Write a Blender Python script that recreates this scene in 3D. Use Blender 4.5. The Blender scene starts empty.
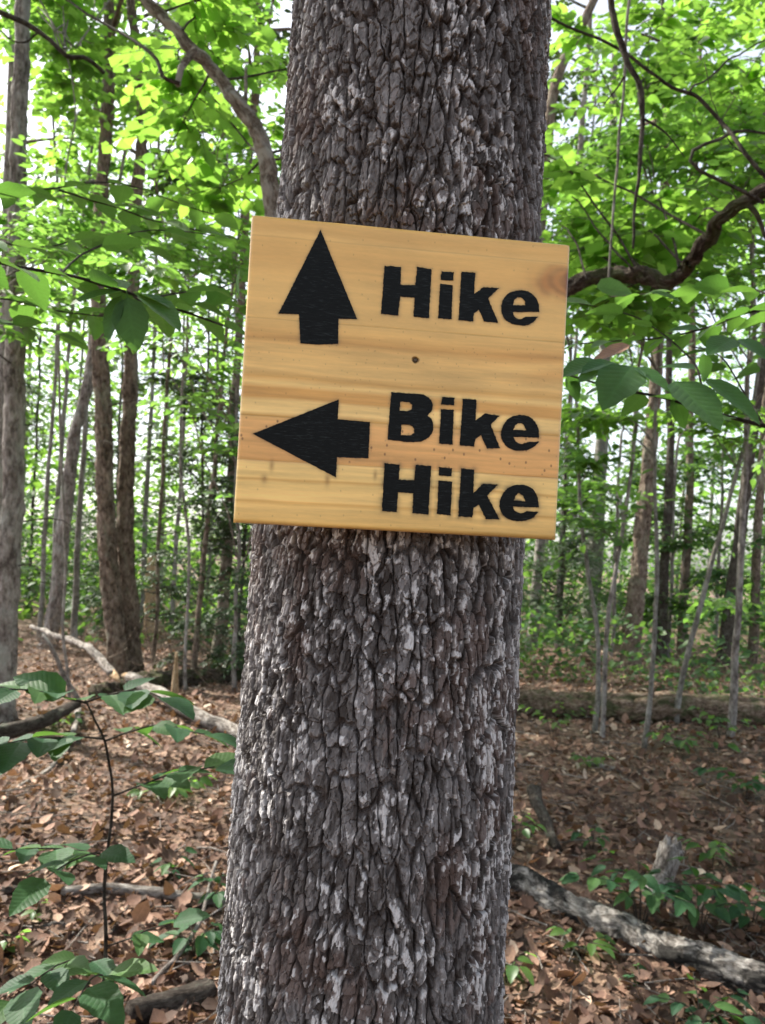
import bpy, math, random
import numpy as np
from mathutils import Vector, Matrix

# ------------------------------------------------------------------ camera, light, exposure
scene = bpy.context.scene
FPX, CX, CY = 800.0, 382.5, 512.0
EYE = np.array([0.0, 0.0, 1.5])
PITCH, ROLL = math.radians(3.43), math.radians(2.5)
_R0 = np.array([1.0, 0, 0]); _U0 = np.array([0, -math.sin(PITCH), math.cos(PITCH)])
CR = math.cos(ROLL) * _R0 + math.sin(ROLL) * _U0
CU = math.cos(ROLL) * _U0 - math.sin(ROLL) * _R0
CF = np.array([0, math.cos(PITCH), math.sin(PITCH)])
cam = bpy.data.cameras.new('camera')
cam.sensor_fit = 'VERTICAL'; cam.sensor_height = 24.0; cam.lens = 24.0 * FPX / 1024.0
cam.clip_start = 0.05; cam.clip_end = 2000
cam.dof.use_dof = True; cam.dof.focus_distance = 0.79; cam.dof.aperture_fstop = 8.0
camo = bpy.data.objects.new('camera', cam); scene.collection.objects.link(camo)
M4 = Matrix.Identity(4)
for i in range(3):
    M4[i][0] = CR[i]; M4[i][1] = CU[i]; M4[i][2] = -CF[i]; M4[i][3] = EYE[i]
camo.matrix_world = M4
scene.camera = camo

SUN_EL, SUN_AZ = math.radians(48), math.radians(-57)     # azimuth from +Y towards +X
world = bpy.data.worlds.new('World'); scene.world = world; world.use_nodes = True
wn = world.node_tree.nodes; wl = world.node_tree.links
sky = wn.new('ShaderNodeTexSky'); sky.sky_type = 'NISHITA'; sky.sun_disc = False
sky.sun_elevation = SUN_EL; sky.sun_rotation = SUN_AZ; sky.dust_density = 2.5; sky.air_density = 1.0; sky.ozone_density = 1.0
wn['Background'].inputs['Strength'].default_value = 0.15
hz = wn.new('ShaderNodeHueSaturation'); hz.inputs['Saturation'].default_value = .45      # a bright, milky summer sky
wl.new(sky.outputs[0], hz.inputs['Color']); wl.new(hz.outputs[0], wn['Background'].inputs['Color'])
sun = bpy.data.lights.new('sun', 'SUN'); sun.energy = 4.6; sun.angle = math.radians(0.5); sun.color = (1.0, 0.94, 0.84)
suno = bpy.data.objects.new('sun', sun); scene.collection.objects.link(suno)
SUNV = Vector((math.sin(SUN_AZ) * math.cos(SUN_EL), math.cos(SUN_AZ) * math.cos(SUN_EL), math.sin(SUN_EL)))
suno.rotation_euler = SUNV.to_track_quat('Z', 'Y').to_euler(); suno.location = (-6, 8, 20)
scene.view_settings.view_transform = 'Standard'; scene.view_settings.look = 'None'
scene.view_settings.exposure = 1.32; scene.view_settings.gamma = 1.0; scene.view_settings.use_curve_mapping = False
scene.render.engine = 'CYCLES'
cy = scene.cycles
cy.use_denoising = True
cy.max_bounces = 7; cy.diffuse_bounces = 4; cy.glossy_bounces = 2; cy.transmission_bounces = 4; cy.transparent_max_bounces = 8
cy.caustics_reflective = False; cy.caustics_refractive = False; cy.sample_clamp_indirect = 6
cy.use_adaptive_sampling = True; cy.adaptive_threshold = 0.02

# ------------------------------------------------------------------ helpers
rng = np.random.default_rng(11)
random.seed(5)
C = scene.collection
def nrm(v):
    v = np.asarray(v, float); return v / np.maximum(np.linalg.norm(v, axis=-1, keepdims=True), 1e-9)
def ray(px, py):
    return CR * (px - CX) / FPX + CU * (CY - py) / FPX + CF
def at(px, py, d):                       # the point on that sight line at distance d along world +Y
    r = ray(px, py); return EYE + r * (d / r[1])
def smooth(a, b, x):
    t = np.clip((x - a) / (b - a), 0, 1); return t * t * (3 - 2 * t)
def hash2(ix, iy, s):
    h = (ix.astype(np.int64) * 374761393 + iy.astype(np.int64) * 668265263 + s * 974711) & 0x7fffffff
    h = ((h ^ (h >> 13)) * 1274126177) & 0x7fffffff
    h = ((h ^ (h >> 15)) * 2246822519) & 0x7fffffff
    return ((h ^ (h >> 11)) & 0xffffff) / float(0x1000000)
def vnoise(x, y, s=0):
    x = np.asarray(x, float); y = np.asarray(y, float)
    ix = np.floor(x); iy = np.floor(y); fx = x - ix; fy = y - iy
    fx = fx * fx * (3 - 2 * fx); fy = fy * fy * (3 - 2 * fy)
    ix = ix.astype(np.int64); iy = iy.astype(np.int64)
    a = hash2(ix, iy, s); b = hash2(ix + 1, iy, s); c = hash2(ix, iy + 1, s); d = hash2(ix + 1, iy + 1, s)
    return (a * (1 - fx) + b * fx) * (1 - fy) + (c * (1 - fx) + d * fx) * fy - 0.5
def fbm(x, y, s=0, n=4):
    t = 0; a = 1.0
    for k in range(n):
        t = t + a * vnoise(x * 2 ** k, y * 2 ** k, s + 17 * k); a *= 0.5
    return t
def voronoi(x, y, s=0, jit=0.85):
    ix = np.floor(x).astype(np.int64); iy = np.floor(y).astype(np.int64)
    f1 = np.full(x.shape, 9.0); f2 = np.full(x.shape, 9.0); rid = np.zeros(x.shape); dx1 = np.zeros(x.shape); dy1 = np.zeros(x.shape)
    for i in (-1, 0, 1):
        for j in (-1, 0, 1):
            cxx = ix + i; cyy = iy + j
            px = cxx + 0.5 + jit * (hash2(cxx, cyy, s + 1) - 0.5); py = cyy + 0.5 + jit * (hash2(cxx, cyy, s + 2) - 0.5)
            dx = x - px; dy = y - py; d = np.sqrt(dx * dx + dy * dy)
            near = d < f1
            f2 = np.where(near, f1, np.minimum(f2, d)); f1 = np.where(near, d, f1)
            rid = np.where(near, hash2(cxx, cyy, s + 3), rid); dx1 = np.where(near, dx, dx1); dy1 = np.where(near, dy, dy1)
    return f1, f2, rid, dx1, dy1

def mesh_np(name, V, faces, mat=None, parent=None, attrs=None, shade=True):
    """V (n,3); faces: list of int arrays (k,3) or (k,4); attrs: {name: (type, array)}"""
    me = bpy.data.meshes.new(name)
    V = np.ascontiguousarray(V, np.float32)
    me.vertices.add(len(V)); me.vertices.foreach_set('co', V.ravel())
    li = np.concatenate([np.asarray(f, np.int32).ravel() for f in faces])
    tot = np.concatenate([np.full(len(f), np.asarray(f).shape[1], np.int32) for f in faces])
    me.loops.add(len(li)); me.loops.foreach_set('vertex_index', li)
    me.polygons.add(len(tot)); st = np.concatenate([[0], np.cumsum(tot)[:-1]]).astype(np.int32)
    me.polygons.foreach_set('loop_start', st)
    me.polygons.foreach_set('use_smooth', np.full(len(tot), shade, bool))
    for k, (ty, arr) in (attrs or {}).items():
        a = me.attributes.new(k, ty, 'POINT')
        a.data.foreach_set('vector' if ty == 'FLOAT_VECTOR' else 'value', np.ascontiguousarray(arr, np.float32).ravel())
    me.update(calc_edges=True); me.validate()
    o = bpy.data.objects.new(name, me); C.objects.link(o)
    if mat: me.materials.append(mat)
    if parent: o.parent = parent
    return o

class MB:
    def __init__(s): s.v = []; s.q = []; s.t = []; s.r = []; s.c = []; s.n = 0
    def add(s, V, quads=None, tris=None, rnd=0.5, tc=None):
        V = np.asarray(V, float); s.v.append(V); s.r.append(np.full(len(V), rnd)); s.c.append(V if tc is None else tc)
        if quads is not None and len(quads): s.q.append(np.asarray(quads) + s.n)
        if tris is not None and len(tris): s.t.append(np.asarray(tris) + s.n)
        s.n += len(V)
    def tube(s, pts, radii, sides=8, rough=0.0, seed=0, freq=6.0, cap=True, rnd=0.5, flare=0.0, disp=None):
        pts = np.asarray(pts, float); n = len(pts); radii = np.broadcast_to(np.asarray(radii, float), (n,))
        tan = nrm(np.gradient(pts, axis=0)); ref = np.array([0.0, 1, 0]) if abs(tan[:, 1]).mean() < 0.75 else np.array([1.0, 0, 0])
        X = nrm(np.cross(ref, tan)); Y = np.cross(tan, X)
        th = np.linspace(0, 2 * np.pi, sides, endpoint=False)
        R = np.repeat(radii[:, None], sides, 1)
        if rough > 0:
            L = np.concatenate([[0], np.cumsum(np.linalg.norm(np.diff(pts, axis=0), axis=1))])
            R = R * (1 + rough * (2 * fbm(np.cos(th)[None] * 2.2 + L[:, None] * freq, np.sin(th)[None] * 2.2 + L[:, None] * freq * .35 + seed * 7.3, seed, 3)))
        if disp is not None:              # ragged bark plates, lengths in metres
            L = np.concatenate([[0], np.cumsum(np.linalg.norm(np.diff(pts, axis=0), axis=1))]); rm_ = radii.mean()
            A_ = np.broadcast_to(th[None] * rm_, R.shape); L_ = np.broadcast_to(L[:, None], R.shape); w_, l_, d_ = disp
            A_ = A_ + .35 * w_ * fbm(A_ / w_, L_ / l_, seed + 5, 3); L_ = L_ + .4 * l_ * fbm(A_ / w_ * 1.3, L_ / l_ * 1.3, seed + 6, 3)
            u1, u2, ui, _x, _y = voronoi(A_ / w_, L_ / l_, seed % 1000 + 7, .95)
            R = R + d_ * (smooth(.0, .16, u2 - u1) - 1) + .8 * d_ * (ui - .5) + .35 * d_ * fbm(A_ / w_ * 3, L_ / l_ * 3, seed + 8, 3)
        if flare > 0:
            L = np.concatenate([[0], np.cumsum(np.linalg.norm(np.diff(pts, axis=0), axis=1))])
            lob = 1 + 0.5 * np.cos(th * 4 + seed) + .3 * np.cos(th * 3 + 2 * seed)
            R = R * (1 + flare * np.exp(-L / 0.22)[:, None] * lob[None])
        V = pts[:, None] + R[..., None] * (np.cos(th)[None, :, None] * X[:, None] + np.sin(th)[None, :, None] * Y[:, None])
        V = V.reshape(-1, 3)
        a = np.arange(n - 1)[:, None] * sides; j = np.arange(sides)[None]; k = (j + 1) % sides
        Q = np.stack([a + j, a + k, a + sides + k, a + sides + j], -1).reshape(-1, 4)
        L = np.concatenate([[0], np.cumsum(np.linalg.norm(np.diff(pts, axis=0), axis=1))]) + seed % 97 * 1.37
        rm = max(radii.mean(), .004); tc = np.stack([np.broadcast_to(np.cos(th) * rm, R.shape), np.broadcast_to(np.sin(th) * rm, R.shape), np.broadcast_to(L[:, None], R.shape)], -1).reshape(-1, 3)
        T = []
        if cap:
            V = np.vstack([V, pts[0], pts[-1]]); b = n * sides; tc = np.vstack([tc, [0, 0, L[0]], [0, 0, L[-1]]])
            T = [(b, (i + 1) % sides, i) for i in range(sides)] + [(b + 1, (n - 1) * sides + i, (n - 1) * sides + (i + 1) % sides) for i in range(sides)]
        s.add(V, Q, T, rnd, tc)
    def build(s, name, mat=None, parent=None, shade=True):
        fs = []
        if s.q: fs.append(np.concatenate(s.q))
        if s.t: fs.append(np.concatenate(s.t))
        return mesh_np(name, np.concatenate(s.v), fs, mat, parent, {'rnd': ('FLOAT', np.concatenate(s.r)), 'tc': ('FLOAT_VECTOR', np.concatenate(s.c))}, shade)

def curve(pts, n=24):                    # Catmull-Rom through points (any dimension)
    P = np.asarray(pts, float); m = len(P)
    if m == 2:
        t = np.linspace(0, 1, n)[:, None]; return P[0] * (1 - t) + P[1] * t
    E0 = 2 * P[0] - P[1]; E1 = 2 * P[-1] - P[-2]; Q = np.vstack([E0, P, E1])
    out = []
    for u in np.linspace(0, m - 1 - 1e-6, n):
        i = int(u); t = u - i; a, b, c, d = Q[i:i + 4]
        out.append(.5 * (2 * b + (c - a) * t + (2 * a - 5 * b + 4 * c - d) * t * t + (3 * b - 3 * c + d - a) * t ** 3))
    return np.array(out)
def wob(pts, amp, seed, freq=3.0):       # small irregular bends along a curve
    L = np.concatenate([[0], np.cumsum(np.linalg.norm(np.diff(pts, axis=0), axis=1))])
    return pts + amp * 2 * np.stack([fbm(L * freq, np.full(len(L), seed * 3.1 + k * 9.7), seed + k, 3) for k in range(3)], 1)

def tag(o, label=None, cat=None, group=None, kind=None):
    if label: o['label'] = label
    if cat: o['category'] = cat
    if group: o['group'] = group
    if kind: o['kind'] = kind
    return o
def thing(name, label, cat, loc=(0, 0, 0), group=None):
    o = bpy.data.objects.new(name, None); C.objects.link(o); o.empty_display_size = .1
    return tag(o, label, cat, group)

# ground height
def gz(x, y):
    x = np.asarray(x, float); y = np.asarray(y, float)
    near = np.exp(-((x * x + (y - 6) ** 2) / 900.0))
    return near * (0.16 * fbm(x * .35 + 4, y * .35, 3, 3) + 0.05 * fbm(x * 1.7, y * 1.7, 5, 2)) + 0.10 * smooth(0.2, -1.6, x) * smooth(2.2, 4.0, y) * smooth(9, 6, y)
def hit(px, py):                         # where a sight line meets the ground
    r = ray(px, py); t = 1.0
    t = -EYE[2] / r[2] if r[2] < -1e-3 else 60.0
    for _ in range(30):
        p = EYE + r * t
        if r[2] >= -1e-3: break
        t = (gz(p[0], p[1]) - EYE[2]) / r[2]
    return EYE + r * t

# ------------------------------------------------------------------ materials
def mat(name):
    m = bpy.data.materials.new(name); m.use_nodes = True
    nt = m.node_tree; b = nt.nodes['Principled BSDF']
    return m, nt, b, nt.nodes.new, nt.links.new
def ramp(nt, stops, fac=None):
    r = nt.nodes.new('ShaderNodeValToRGB'); e = r.color_ramp.elements
    while len(e) < len(stops): e.new(0.5)
    for i, (p, c) in enumerate(stops):
        e[i].position = p; e[i].color = (*c, 1)
    if fac is not None: nt.links.new(fac, r.inputs[0])
    return r
def objcoord(nt, scale):
    tc = nt.nodes.new('ShaderNodeTexCoord'); mp = nt.nodes.new('ShaderNodeMapping'); mp.inputs['Scale'].default_value = scale
    nt.links.new(tc.outputs['Object'], mp.inputs[0]); return mp.outputs[0]
def noise(nt, vec, scale, detail=4, rough=.6):
    n = nt.nodes.new('ShaderNodeTexNoise'); n.inputs['Scale'].default_value = scale; n.inputs['Detail'].default_value = detail; n.inputs['Roughness'].default_value = rough
    nt.links.new(vec, n.inputs['Vector']); return n.outputs[0]
def attr(nt, nm):
    a = nt.nodes.new('ShaderNodeAttribute'); a.attribute_name = nm; return a
def bump(nt, h, strength, dist, b):
    bp = nt.nodes.new('ShaderNodeBump'); bp.inputs['Strength'].default_value = strength; bp.inputs['Distance'].default_value = dist
    nt.links.new(h, bp.inputs['Height']); nt.links.new(bp.outputs[0], b.inputs['Normal'])
def math2(nt, op, a, bv):
    n = nt.nodes.new('ShaderNodeMath'); n.operation = op
    for i, v in enumerate((a, bv)):
        if isinstance(v, (int, float)): n.inputs[i].default_value = v
        else: nt.links.new(v, n.inputs[i])
    return n.outputs[0]

def leaf_mat(name, stops, trans, tw=.5, rough=.42, veins=True, spec=.4):
    """stops colour by the leaf's own random number; trans: colour passed through the blade"""
    m, nt, b, N, L = mat(name)
    a = attr(nt, 'lf'); sp = N('ShaderNodeSeparateXYZ'); L(a.outputs['Vector'], sp.inputs[0])
    r = ramp(nt, stops, sp.outputs[2])
    L(r.outputs[0], b.inputs['Base Color']); b.inputs['Roughness'].default_value = rough; b.inputs['Specular IOR Level'].default_value = spec
    if veins:                            # side veins run obliquely to the midrib
        ax = math2(nt, 'ABSOLUTE', sp.outputs[0], 0.0)
        ph = math2(nt, 'SUBTRACT', sp.outputs[1], math2(nt, 'MULTIPLY', ax, .75))
        w = math2(nt, 'ABSOLUTE', math2(nt, 'SINE', math2(nt, 'MULTIPLY', ph, 34.0), 0.0), 0.0)
        mid = math2(nt, 'MINIMUM', math2(nt, 'MULTIPLY', ax, 26.0), 1.0)
        hgt = math2(nt, 'MULTIPLY', math2(nt, 'POWER', w, .5), mid)
        bump(nt, hgt, .16, .004, b)
        fl = noise(nt, objcoord(nt, (1, 1, 1)), 55, 4, .65); mr = ramp(nt, [(.3, (.62, .62, .60)), (.55, (1, 1, 1)), (.72, (1.25, 1.2, 1.0))], fl)
        mm = N('ShaderNodeMix'); mm.data_type = 'RGBA'; mm.blend_type = 'MULTIPLY'; mm.inputs[0].default_value = .8; L(r.outputs[0], mm.inputs[6]); L(mr.outputs[0], mm.inputs[7])
        mx = N('ShaderNodeMix'); mx.data_type = 'RGBA'; L(math2(nt, 'POWER', hgt, .6), mx.inputs[0])
        hs = N('ShaderNodeHueSaturation'); hs.inputs['Value'].default_value = 1.4; L(mm.outputs[2], hs.inputs['Color'])
        L(hs.outputs[0], mx.inputs[6]); L(mm.outputs[2], mx.inputs[7]); L(mx.outputs[2], b.inputs['Base Color'])
    t = N('ShaderNodeBsdfTranslucent')
    tv = N('ShaderNodeMix'); tv.data_type = 'RGBA'; tv.blend_type = 'MULTIPLY'; tv.inputs[0].default_value = .55
    tr = ramp(nt, [(0, (.55, .62, .5)), (1, (1.25, 1.1, .9))], sp.outputs[2])
    tv.inputs[6].default_value = (*trans, 1); L(tr.outputs[0], tv.inputs[7]); L(tv.outputs[2], t.inputs['Color'])
    ms = N('ShaderNodeMixShader'); ms.inputs[0].default_value = tw
    L(b.outputs[0], ms.inputs[1]); L(t.outputs[0], ms.inputs[2])
    L(ms.outputs[0], nt.nodes['Material Output'].inputs['Surface'])
    return m

def bark_mat(name, dark, mid, light, sc=1.0, lichen=(.30, .32, .28), lich=.58, lw=.65):
    m, nt, b, N, L = mat(name)
    def tcv(k):  # runs along the stem
        a = attr(nt, 'tc'); mp = N('ShaderNodeMapping'); mp.inputs['Scale'].default_value = (sc, sc, sc * k); L(a.outputs['Vector'], mp.inputs[0]); return mp.outputs[0]
    n1 = noise(nt, tcv(.38), 34, 7, .74); n3 = noise(nt, tcv(.6), 9, 5, .6); n2 = noise(nt, tcv(.5), 5.5, 6, .68)
    n1 = math2(nt, 'ADD', math2(nt, 'MULTIPLY', n1, .7), math2(nt, 'MULTIPLY', n3, .3))
    r = ramp(nt, [(.40, dark), (.5, mid), (.60, light)], n1)
    r2 = ramp(nt, [(lich - .06, (0, 0, 0)), (lich + .05, (1, 1, 1))], n2)
    mx = N('ShaderNodeMix'); mx.data_type = 'RGBA'
    L(math2(nt, 'MULTIPLY', r2.outputs[0], lw), mx.inputs[0]); L(r.outputs[0], mx.inputs[6]); mx.inputs[7].default_value = (*lichen, 1)
    L(mx.outputs[2], b.inputs['Base Color']); b.inputs['Roughness'].default_value = .93; b.inputs['Specular IOR Level'].default_value = .15
    bump(nt, n1, 1.0, .05, b)
    return m

M = {}
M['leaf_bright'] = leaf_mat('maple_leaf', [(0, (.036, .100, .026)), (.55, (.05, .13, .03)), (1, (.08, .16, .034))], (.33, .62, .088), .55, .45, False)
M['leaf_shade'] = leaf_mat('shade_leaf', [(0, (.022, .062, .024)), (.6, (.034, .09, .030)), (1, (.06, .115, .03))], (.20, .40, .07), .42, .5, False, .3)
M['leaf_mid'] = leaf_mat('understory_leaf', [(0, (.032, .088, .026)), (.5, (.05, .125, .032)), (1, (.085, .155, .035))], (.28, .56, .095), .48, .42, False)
M['leaf_near'] = leaf_mat('beech_leaf', [(0, (.030, .085, .030)), (.5, (.042, .115, .034)), (1, (.075, .15, .036))], (.18, .40, .06), .36, .5, True, .35)
M['leaf_ground'] = leaf_mat('sapling_leaf', [(0, (.018, .060, .028)), (.5, (.026, .078, .032)), (1, (.06, .125, .036))], (.13, .30, .05), .34, .55, True, .22)
M['needle'] = leaf_mat('hemlock_needle', [(0, (.022, .055, .022)), (1, (.045, .085, .03))], (.10, .18, .04), .25, .5, False)
M['leaf_dead'] = leaf_mat('dead_leaf', [(0, (.055, .034, .025)), (.28, (.115, .065, .046)), (.52, (.225, .128, .092)), (.78, (.40, .265, .19)), (1, (.62, .52, .41))], (.30, .16, .07), .14, .7, True, .25)
M['bark_grey'] = bark_mat('grey_bark', (.09, .075, .066), (.25, .22, .20), (.42, .385, .36), 1.0, (.42, .42, .38), .57)
M['bark_brown'] = bark_mat('brown_bark', (.055, .040, .030), (.185, .14, .108), (.33, .265, .21), 1.2, (.30, .29, .22), .58)
M['bark_pale'] = bark_mat('pale_bark', (.10, .092, .077), (.22, .205, .18), (.34, .32, .29), 1.4, (.46, .45, .42), .56)
M['bark_dark'] = bark_mat('dark_twig_bark', (.030, .024, .02), (.075, .06, .05), (.15, .13, .11), 2.5, (.19, .20, .16), .6)
M['bark_moss'] = bark_mat('mossy_bark', (.028, .021, .016), (.085, .066, .052), (.20, .17, .135), 2.2, (.085, .105, .04), .52)
M['bark_dead'] = bark_mat('weathered_wood', (.11, .09, .075), (.36, .32, .285), (.58, .54, .50), 1.6, (.035, .032, .030), .545)
M['bark_log'] = bark_mat('peeling_log_bark', (.10, .085, .072), (.30, .275, .25), (.58, .55, .51), 1.8, (.016, .015, .014), .49, .93)
M['bark_mottled'] = bark_mat('mottled_bark', (.075, .055, .042), (.21, .17, .135), (.36, .32, .28), 3.0, (.62, .60, .55), .525)
M['wood_fresh'] = bark_mat('broken_wood', (.30, .19, .10), (.50, .35, .21), (.62, .48, .33), 2.0, (.4, .28, .16), .7)
M['wood_rot'] = bark_mat('rotten_wood', (.06, .04, .028), (.20, .14, .10), (.38, .30, .23), 1.6, (.05, .085, .025), .54)

m, nt, b, N, L = mat('leaf_covered_ground')
v = objcoord(nt, (1, 1, 1))
vo = N('ShaderNodeTexVoronoi'); vo.inputs['Scale'].default_value = 15; L(v, vo.inputs['Vector'])
sx = N('ShaderNodeSeparateColor'); L(vo.outputs['Color'], sx.inputs[0])
r = ramp(nt, [(0, (.06, .038, .027)), (.4, (.13, .078, .053)), (.75, (.21, .13, .088)), (1, (.30, .21, .145))], sx.outputs[0])
n1 = noise(nt, v, .55, 5, .6); r1 = ramp(nt, [(.5, (0, 0, 0)), (.62, (1, 1, 1))], n1)
mx = N('ShaderNodeMix'); mx.data_type = 'RGBA'; L(math2(nt, 'MULTIPLY', r1.outputs[0], .55), mx.inputs[0]); L(r.outputs[0], mx.inputs[6]); mx.inputs[7].default_value = (.055, .05, .03, 1)
L(mx.outputs[2], b.inputs['Base Color']); b.inputs['Roughness'].default_value = .95
bump(nt, math2(nt, 'ADD', vo.outputs['Distance'], noise(nt, v, 40, 4, .7)), .8, .03, b)
M['ground'] = m

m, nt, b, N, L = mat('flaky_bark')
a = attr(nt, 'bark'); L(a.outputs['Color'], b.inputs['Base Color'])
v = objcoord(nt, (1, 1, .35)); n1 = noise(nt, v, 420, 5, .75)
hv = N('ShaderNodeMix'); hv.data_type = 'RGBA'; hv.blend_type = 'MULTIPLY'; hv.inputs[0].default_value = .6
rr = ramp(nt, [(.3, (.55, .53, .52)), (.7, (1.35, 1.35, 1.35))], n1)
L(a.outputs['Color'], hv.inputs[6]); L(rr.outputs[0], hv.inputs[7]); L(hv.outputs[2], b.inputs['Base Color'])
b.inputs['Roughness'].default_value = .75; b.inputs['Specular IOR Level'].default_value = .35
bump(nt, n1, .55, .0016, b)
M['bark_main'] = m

m, nt, b, N, L = mat('varnished_pine')
a = attr(nt, 'wood'); L(a.outputs['Color'], b.inputs['Base Color']); b.inputs['Roughness'].default_value = .34
b.inputs['Specular IOR Level'].default_value = .4; b.inputs['Coat Weight'].default_value = .15; b.inputs['Coat Roughness'].default_value = .2
v = objcoord(nt, (1, 1, 9)); bump(nt, noise(nt, v, 130, 4, .6), .12, .0006, b)
M['pine'] = m
m, nt, b, N, L = mat('black_stencil_paint')
v = objcoord(nt, (1, 1, 8)); n1 = noise(nt, v, 110, 5, .7)
r = ramp(nt, [(.35, (.0025, .0035, .0035)), (.56, (.005, .0065, .0065)), (.68, (.026, .032, .032))], n1); L(r.outputs[0], b.inputs['Base Color'])
b.inputs['Roughness'].default_value = .5; b.inputs['Specular IOR Level'].default_value = .13; bump(nt, n1, .5, .0006, b)
M['paint'] = m
m, nt, b, N, L = mat('rusty_screw'); b.inputs['Base Color'].default_value = (.10, .075, .05, 1); b.inputs['Metallic'].default_value = .7; b.inputs['Roughness'].default_value = .55
M['screw'] = m

# ------------------------------------------------------------------ leaves
def tpl_small():
    V = np.array([(0, 0, 0), (0, .45, .0), (0, 1, -.03), (-.27, .38, .06), (.27, .38, .06), (-.17, .74, .04), (.17, .74, .04)], float)
    return V, [(0, 1, 3), (0, 4, 1), (1, 2, 5), (1, 6, 2), (1, 5, 3), (1, 4, 6)]
def tpl_ovate(n=9, w=.30, serr=.012, pet=.06):
    ys = np.linspace(0, 1, n); V = []; F = []
    for i, y in enumerate(ys):
        hw = w * (np.sin(np.pi * y ** .8) ** .75) * (1 - .25 * y) if 0 < i < n - 1 else .004
        s = serr * (1 if i % 2 else -1)
        for x in (-1, -.5, 0, .5, 1):
            V.append((x * (hw + (s if abs(x) == 1 and 0 < i < n - 1 else 0)), pet + y * (1 - pet), .22 * hw * abs(x) ** 1.3))
    V = np.array(V)
    for i in range(n - 1):
        for j in range(4):
            a = i * 5 + j; F += [(a, a + 1, a + 6), (a, a + 6, a + 5)]
    k = len(V); V = np.vstack([V, (-.006, -.06, 0), (.006, -.06, 0), (.006, pet, 0), (-.006, pet, 0)])
    F += [(k, k + 1, k + 2), (k, k + 2, k + 3)]
    return V, F
def tpl_mid(n=6, w=.29):
    ys = np.linspace(0, 1, n); V = []; F = []
    for i, y in enumerate(ys):
        hw = w * (np.sin(np.pi * y ** .82) ** .8) * (1 - .2 * y) if 0 < i < n - 1 else .006
        for x in (-1, 0, 1): V.append((x * hw, y, .25 * hw * abs(x)))
    for i in range(n - 1):
        for j in range(2):
            a = i * 3 + j; F += [(a, a + 1, a + 4), (a, a + 4, a + 3)]
    return np.array(V), F
def tpl_maple():
    O = [(0, .08), (-.16, 0), (-.34, .06), (-.36, .24), (-.50, .46), (-.36, .56), (-.26, .72), (0, 1), (.26, .72), (.36, .56), (.50, .46), (.36, .24), (.34, .06), (.16, 0)]
    V = [(0, .38, -.04)] + [(x, y, .08 * abs(x)) for x, y in O]
    n = len(O); return np.array(V, float), [(0, 1 + (i + 1) % n, 1 + i) for i in range(n)]
def tpl_dead():
    V = [(0, 0, 0), (0, .5, .0), (0, 1, .12), (-.3, .3, .12), (.3, .3, .10), (-.26, .7, .16), (.27, .72, .13)]
    return np.array(V, float), [(0, 1, 3), (0, 4, 1), (1, 2, 5), (1, 6, 2), (1, 5, 3), (1, 4, 6)]
TPL = {'small': tpl_small(), 'ovate': tpl_ovate(), 'maple': tpl_maple(), 'mid': tpl_mid(), 'dead': tpl_dead()}
def leaf_arrays(tpl, P, D, Nn, S, bend=0.0, rnd=None, wscale=1.0):
    T, F = TPL[tpl]; F = np.array(F); k = len(P); n = len(T)
    P = np.asarray(P, float); Y = nrm(D); X = nrm(np.cross(Y, Nn)); Z = np.cross(X, Y)
    S = np.broadcast_to(np.asarray(S, float), (k,)); bend = np.broadcast_to(np.asarray(bend, float), (k,)); ws = np.broadcast_to(np.asarray(wscale, float), (k,))
    tz = T[None, :, 2] - bend[:, None] * T[None, :, 1] ** 2
    V = P[:, None] + S[:, None, None] * ((T[None, :, 0] * ws[:, None])[..., None] * X[:, None] + T[None, :, 1, None] * Y[:, None] + tz[..., None] * Z[:, None])
    FF = (F[None] + (np.arange(k) * n)[:, None, None]).reshape(-1, 3)
    if rnd is None: rnd = rng.random(k)
    lf = np.stack([np.tile(T[:, 0], k), np.tile(T[:, 1], k), np.repeat(rnd, n)], 1)
    return V.reshape(-1, 3), FF, lf
def leaves(name, material, parts, parent=None):
    Vs, Fs, Ls, n = [], [], [], 0
    for V, F, lf in parts:
        Vs.append(V); Fs.append(F + n); Ls.append(lf); n += len(V)
    return mesh_np(name, np.concatenate(Vs), [np.concatenate(Fs)], material, parent, {'lf': ('FLOAT_VECTOR', np.concatenate(Ls))})

def spray_leaves(tpl, O, D, Ln, n, size, droop=.15, flat=.35, spread=.9):
    """flat sprays: O,D (m,3) twig roots and directions, n leaves set alternately along each"""
    m = len(O); t = (np.arange(n) + .6) / n
    P = O[:, None] + D[:, None] * (Ln[:, None] * t[None])[..., None]; P[..., 2] -= droop * Ln[:, None] * t[None] ** 2
    side = nrm(np.cross(D, [0, 0, 1.0])); sg = np.where(np.arange(n) % 2, 1.0, -1.0)
    d = D[:, None] * (.45 + .5 * t[None, :, None] ** 3) + side[:, None] * (sg * spread * (1 - .5 * t ** 4))[None, :, None]
    d = d + rng.normal(0, .18, d.shape); d[..., 2] -= .12 + .25 * rng.random((m, n))
    nn = np.array([0, 0, 1.0]) + rng.normal(0, flat, d.shape)
    S = size * (.65 + .6 * rng.random((m, n)))
    P = P.reshape(-1, 3); k = len(P)
    return leaf_arrays(tpl, P, d.reshape(-1, 3), nn.reshape(-1, 3), S.reshape(-1), .05 + .2 * rng.random(k), None, .85 + .4 * rng.random(k))
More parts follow.
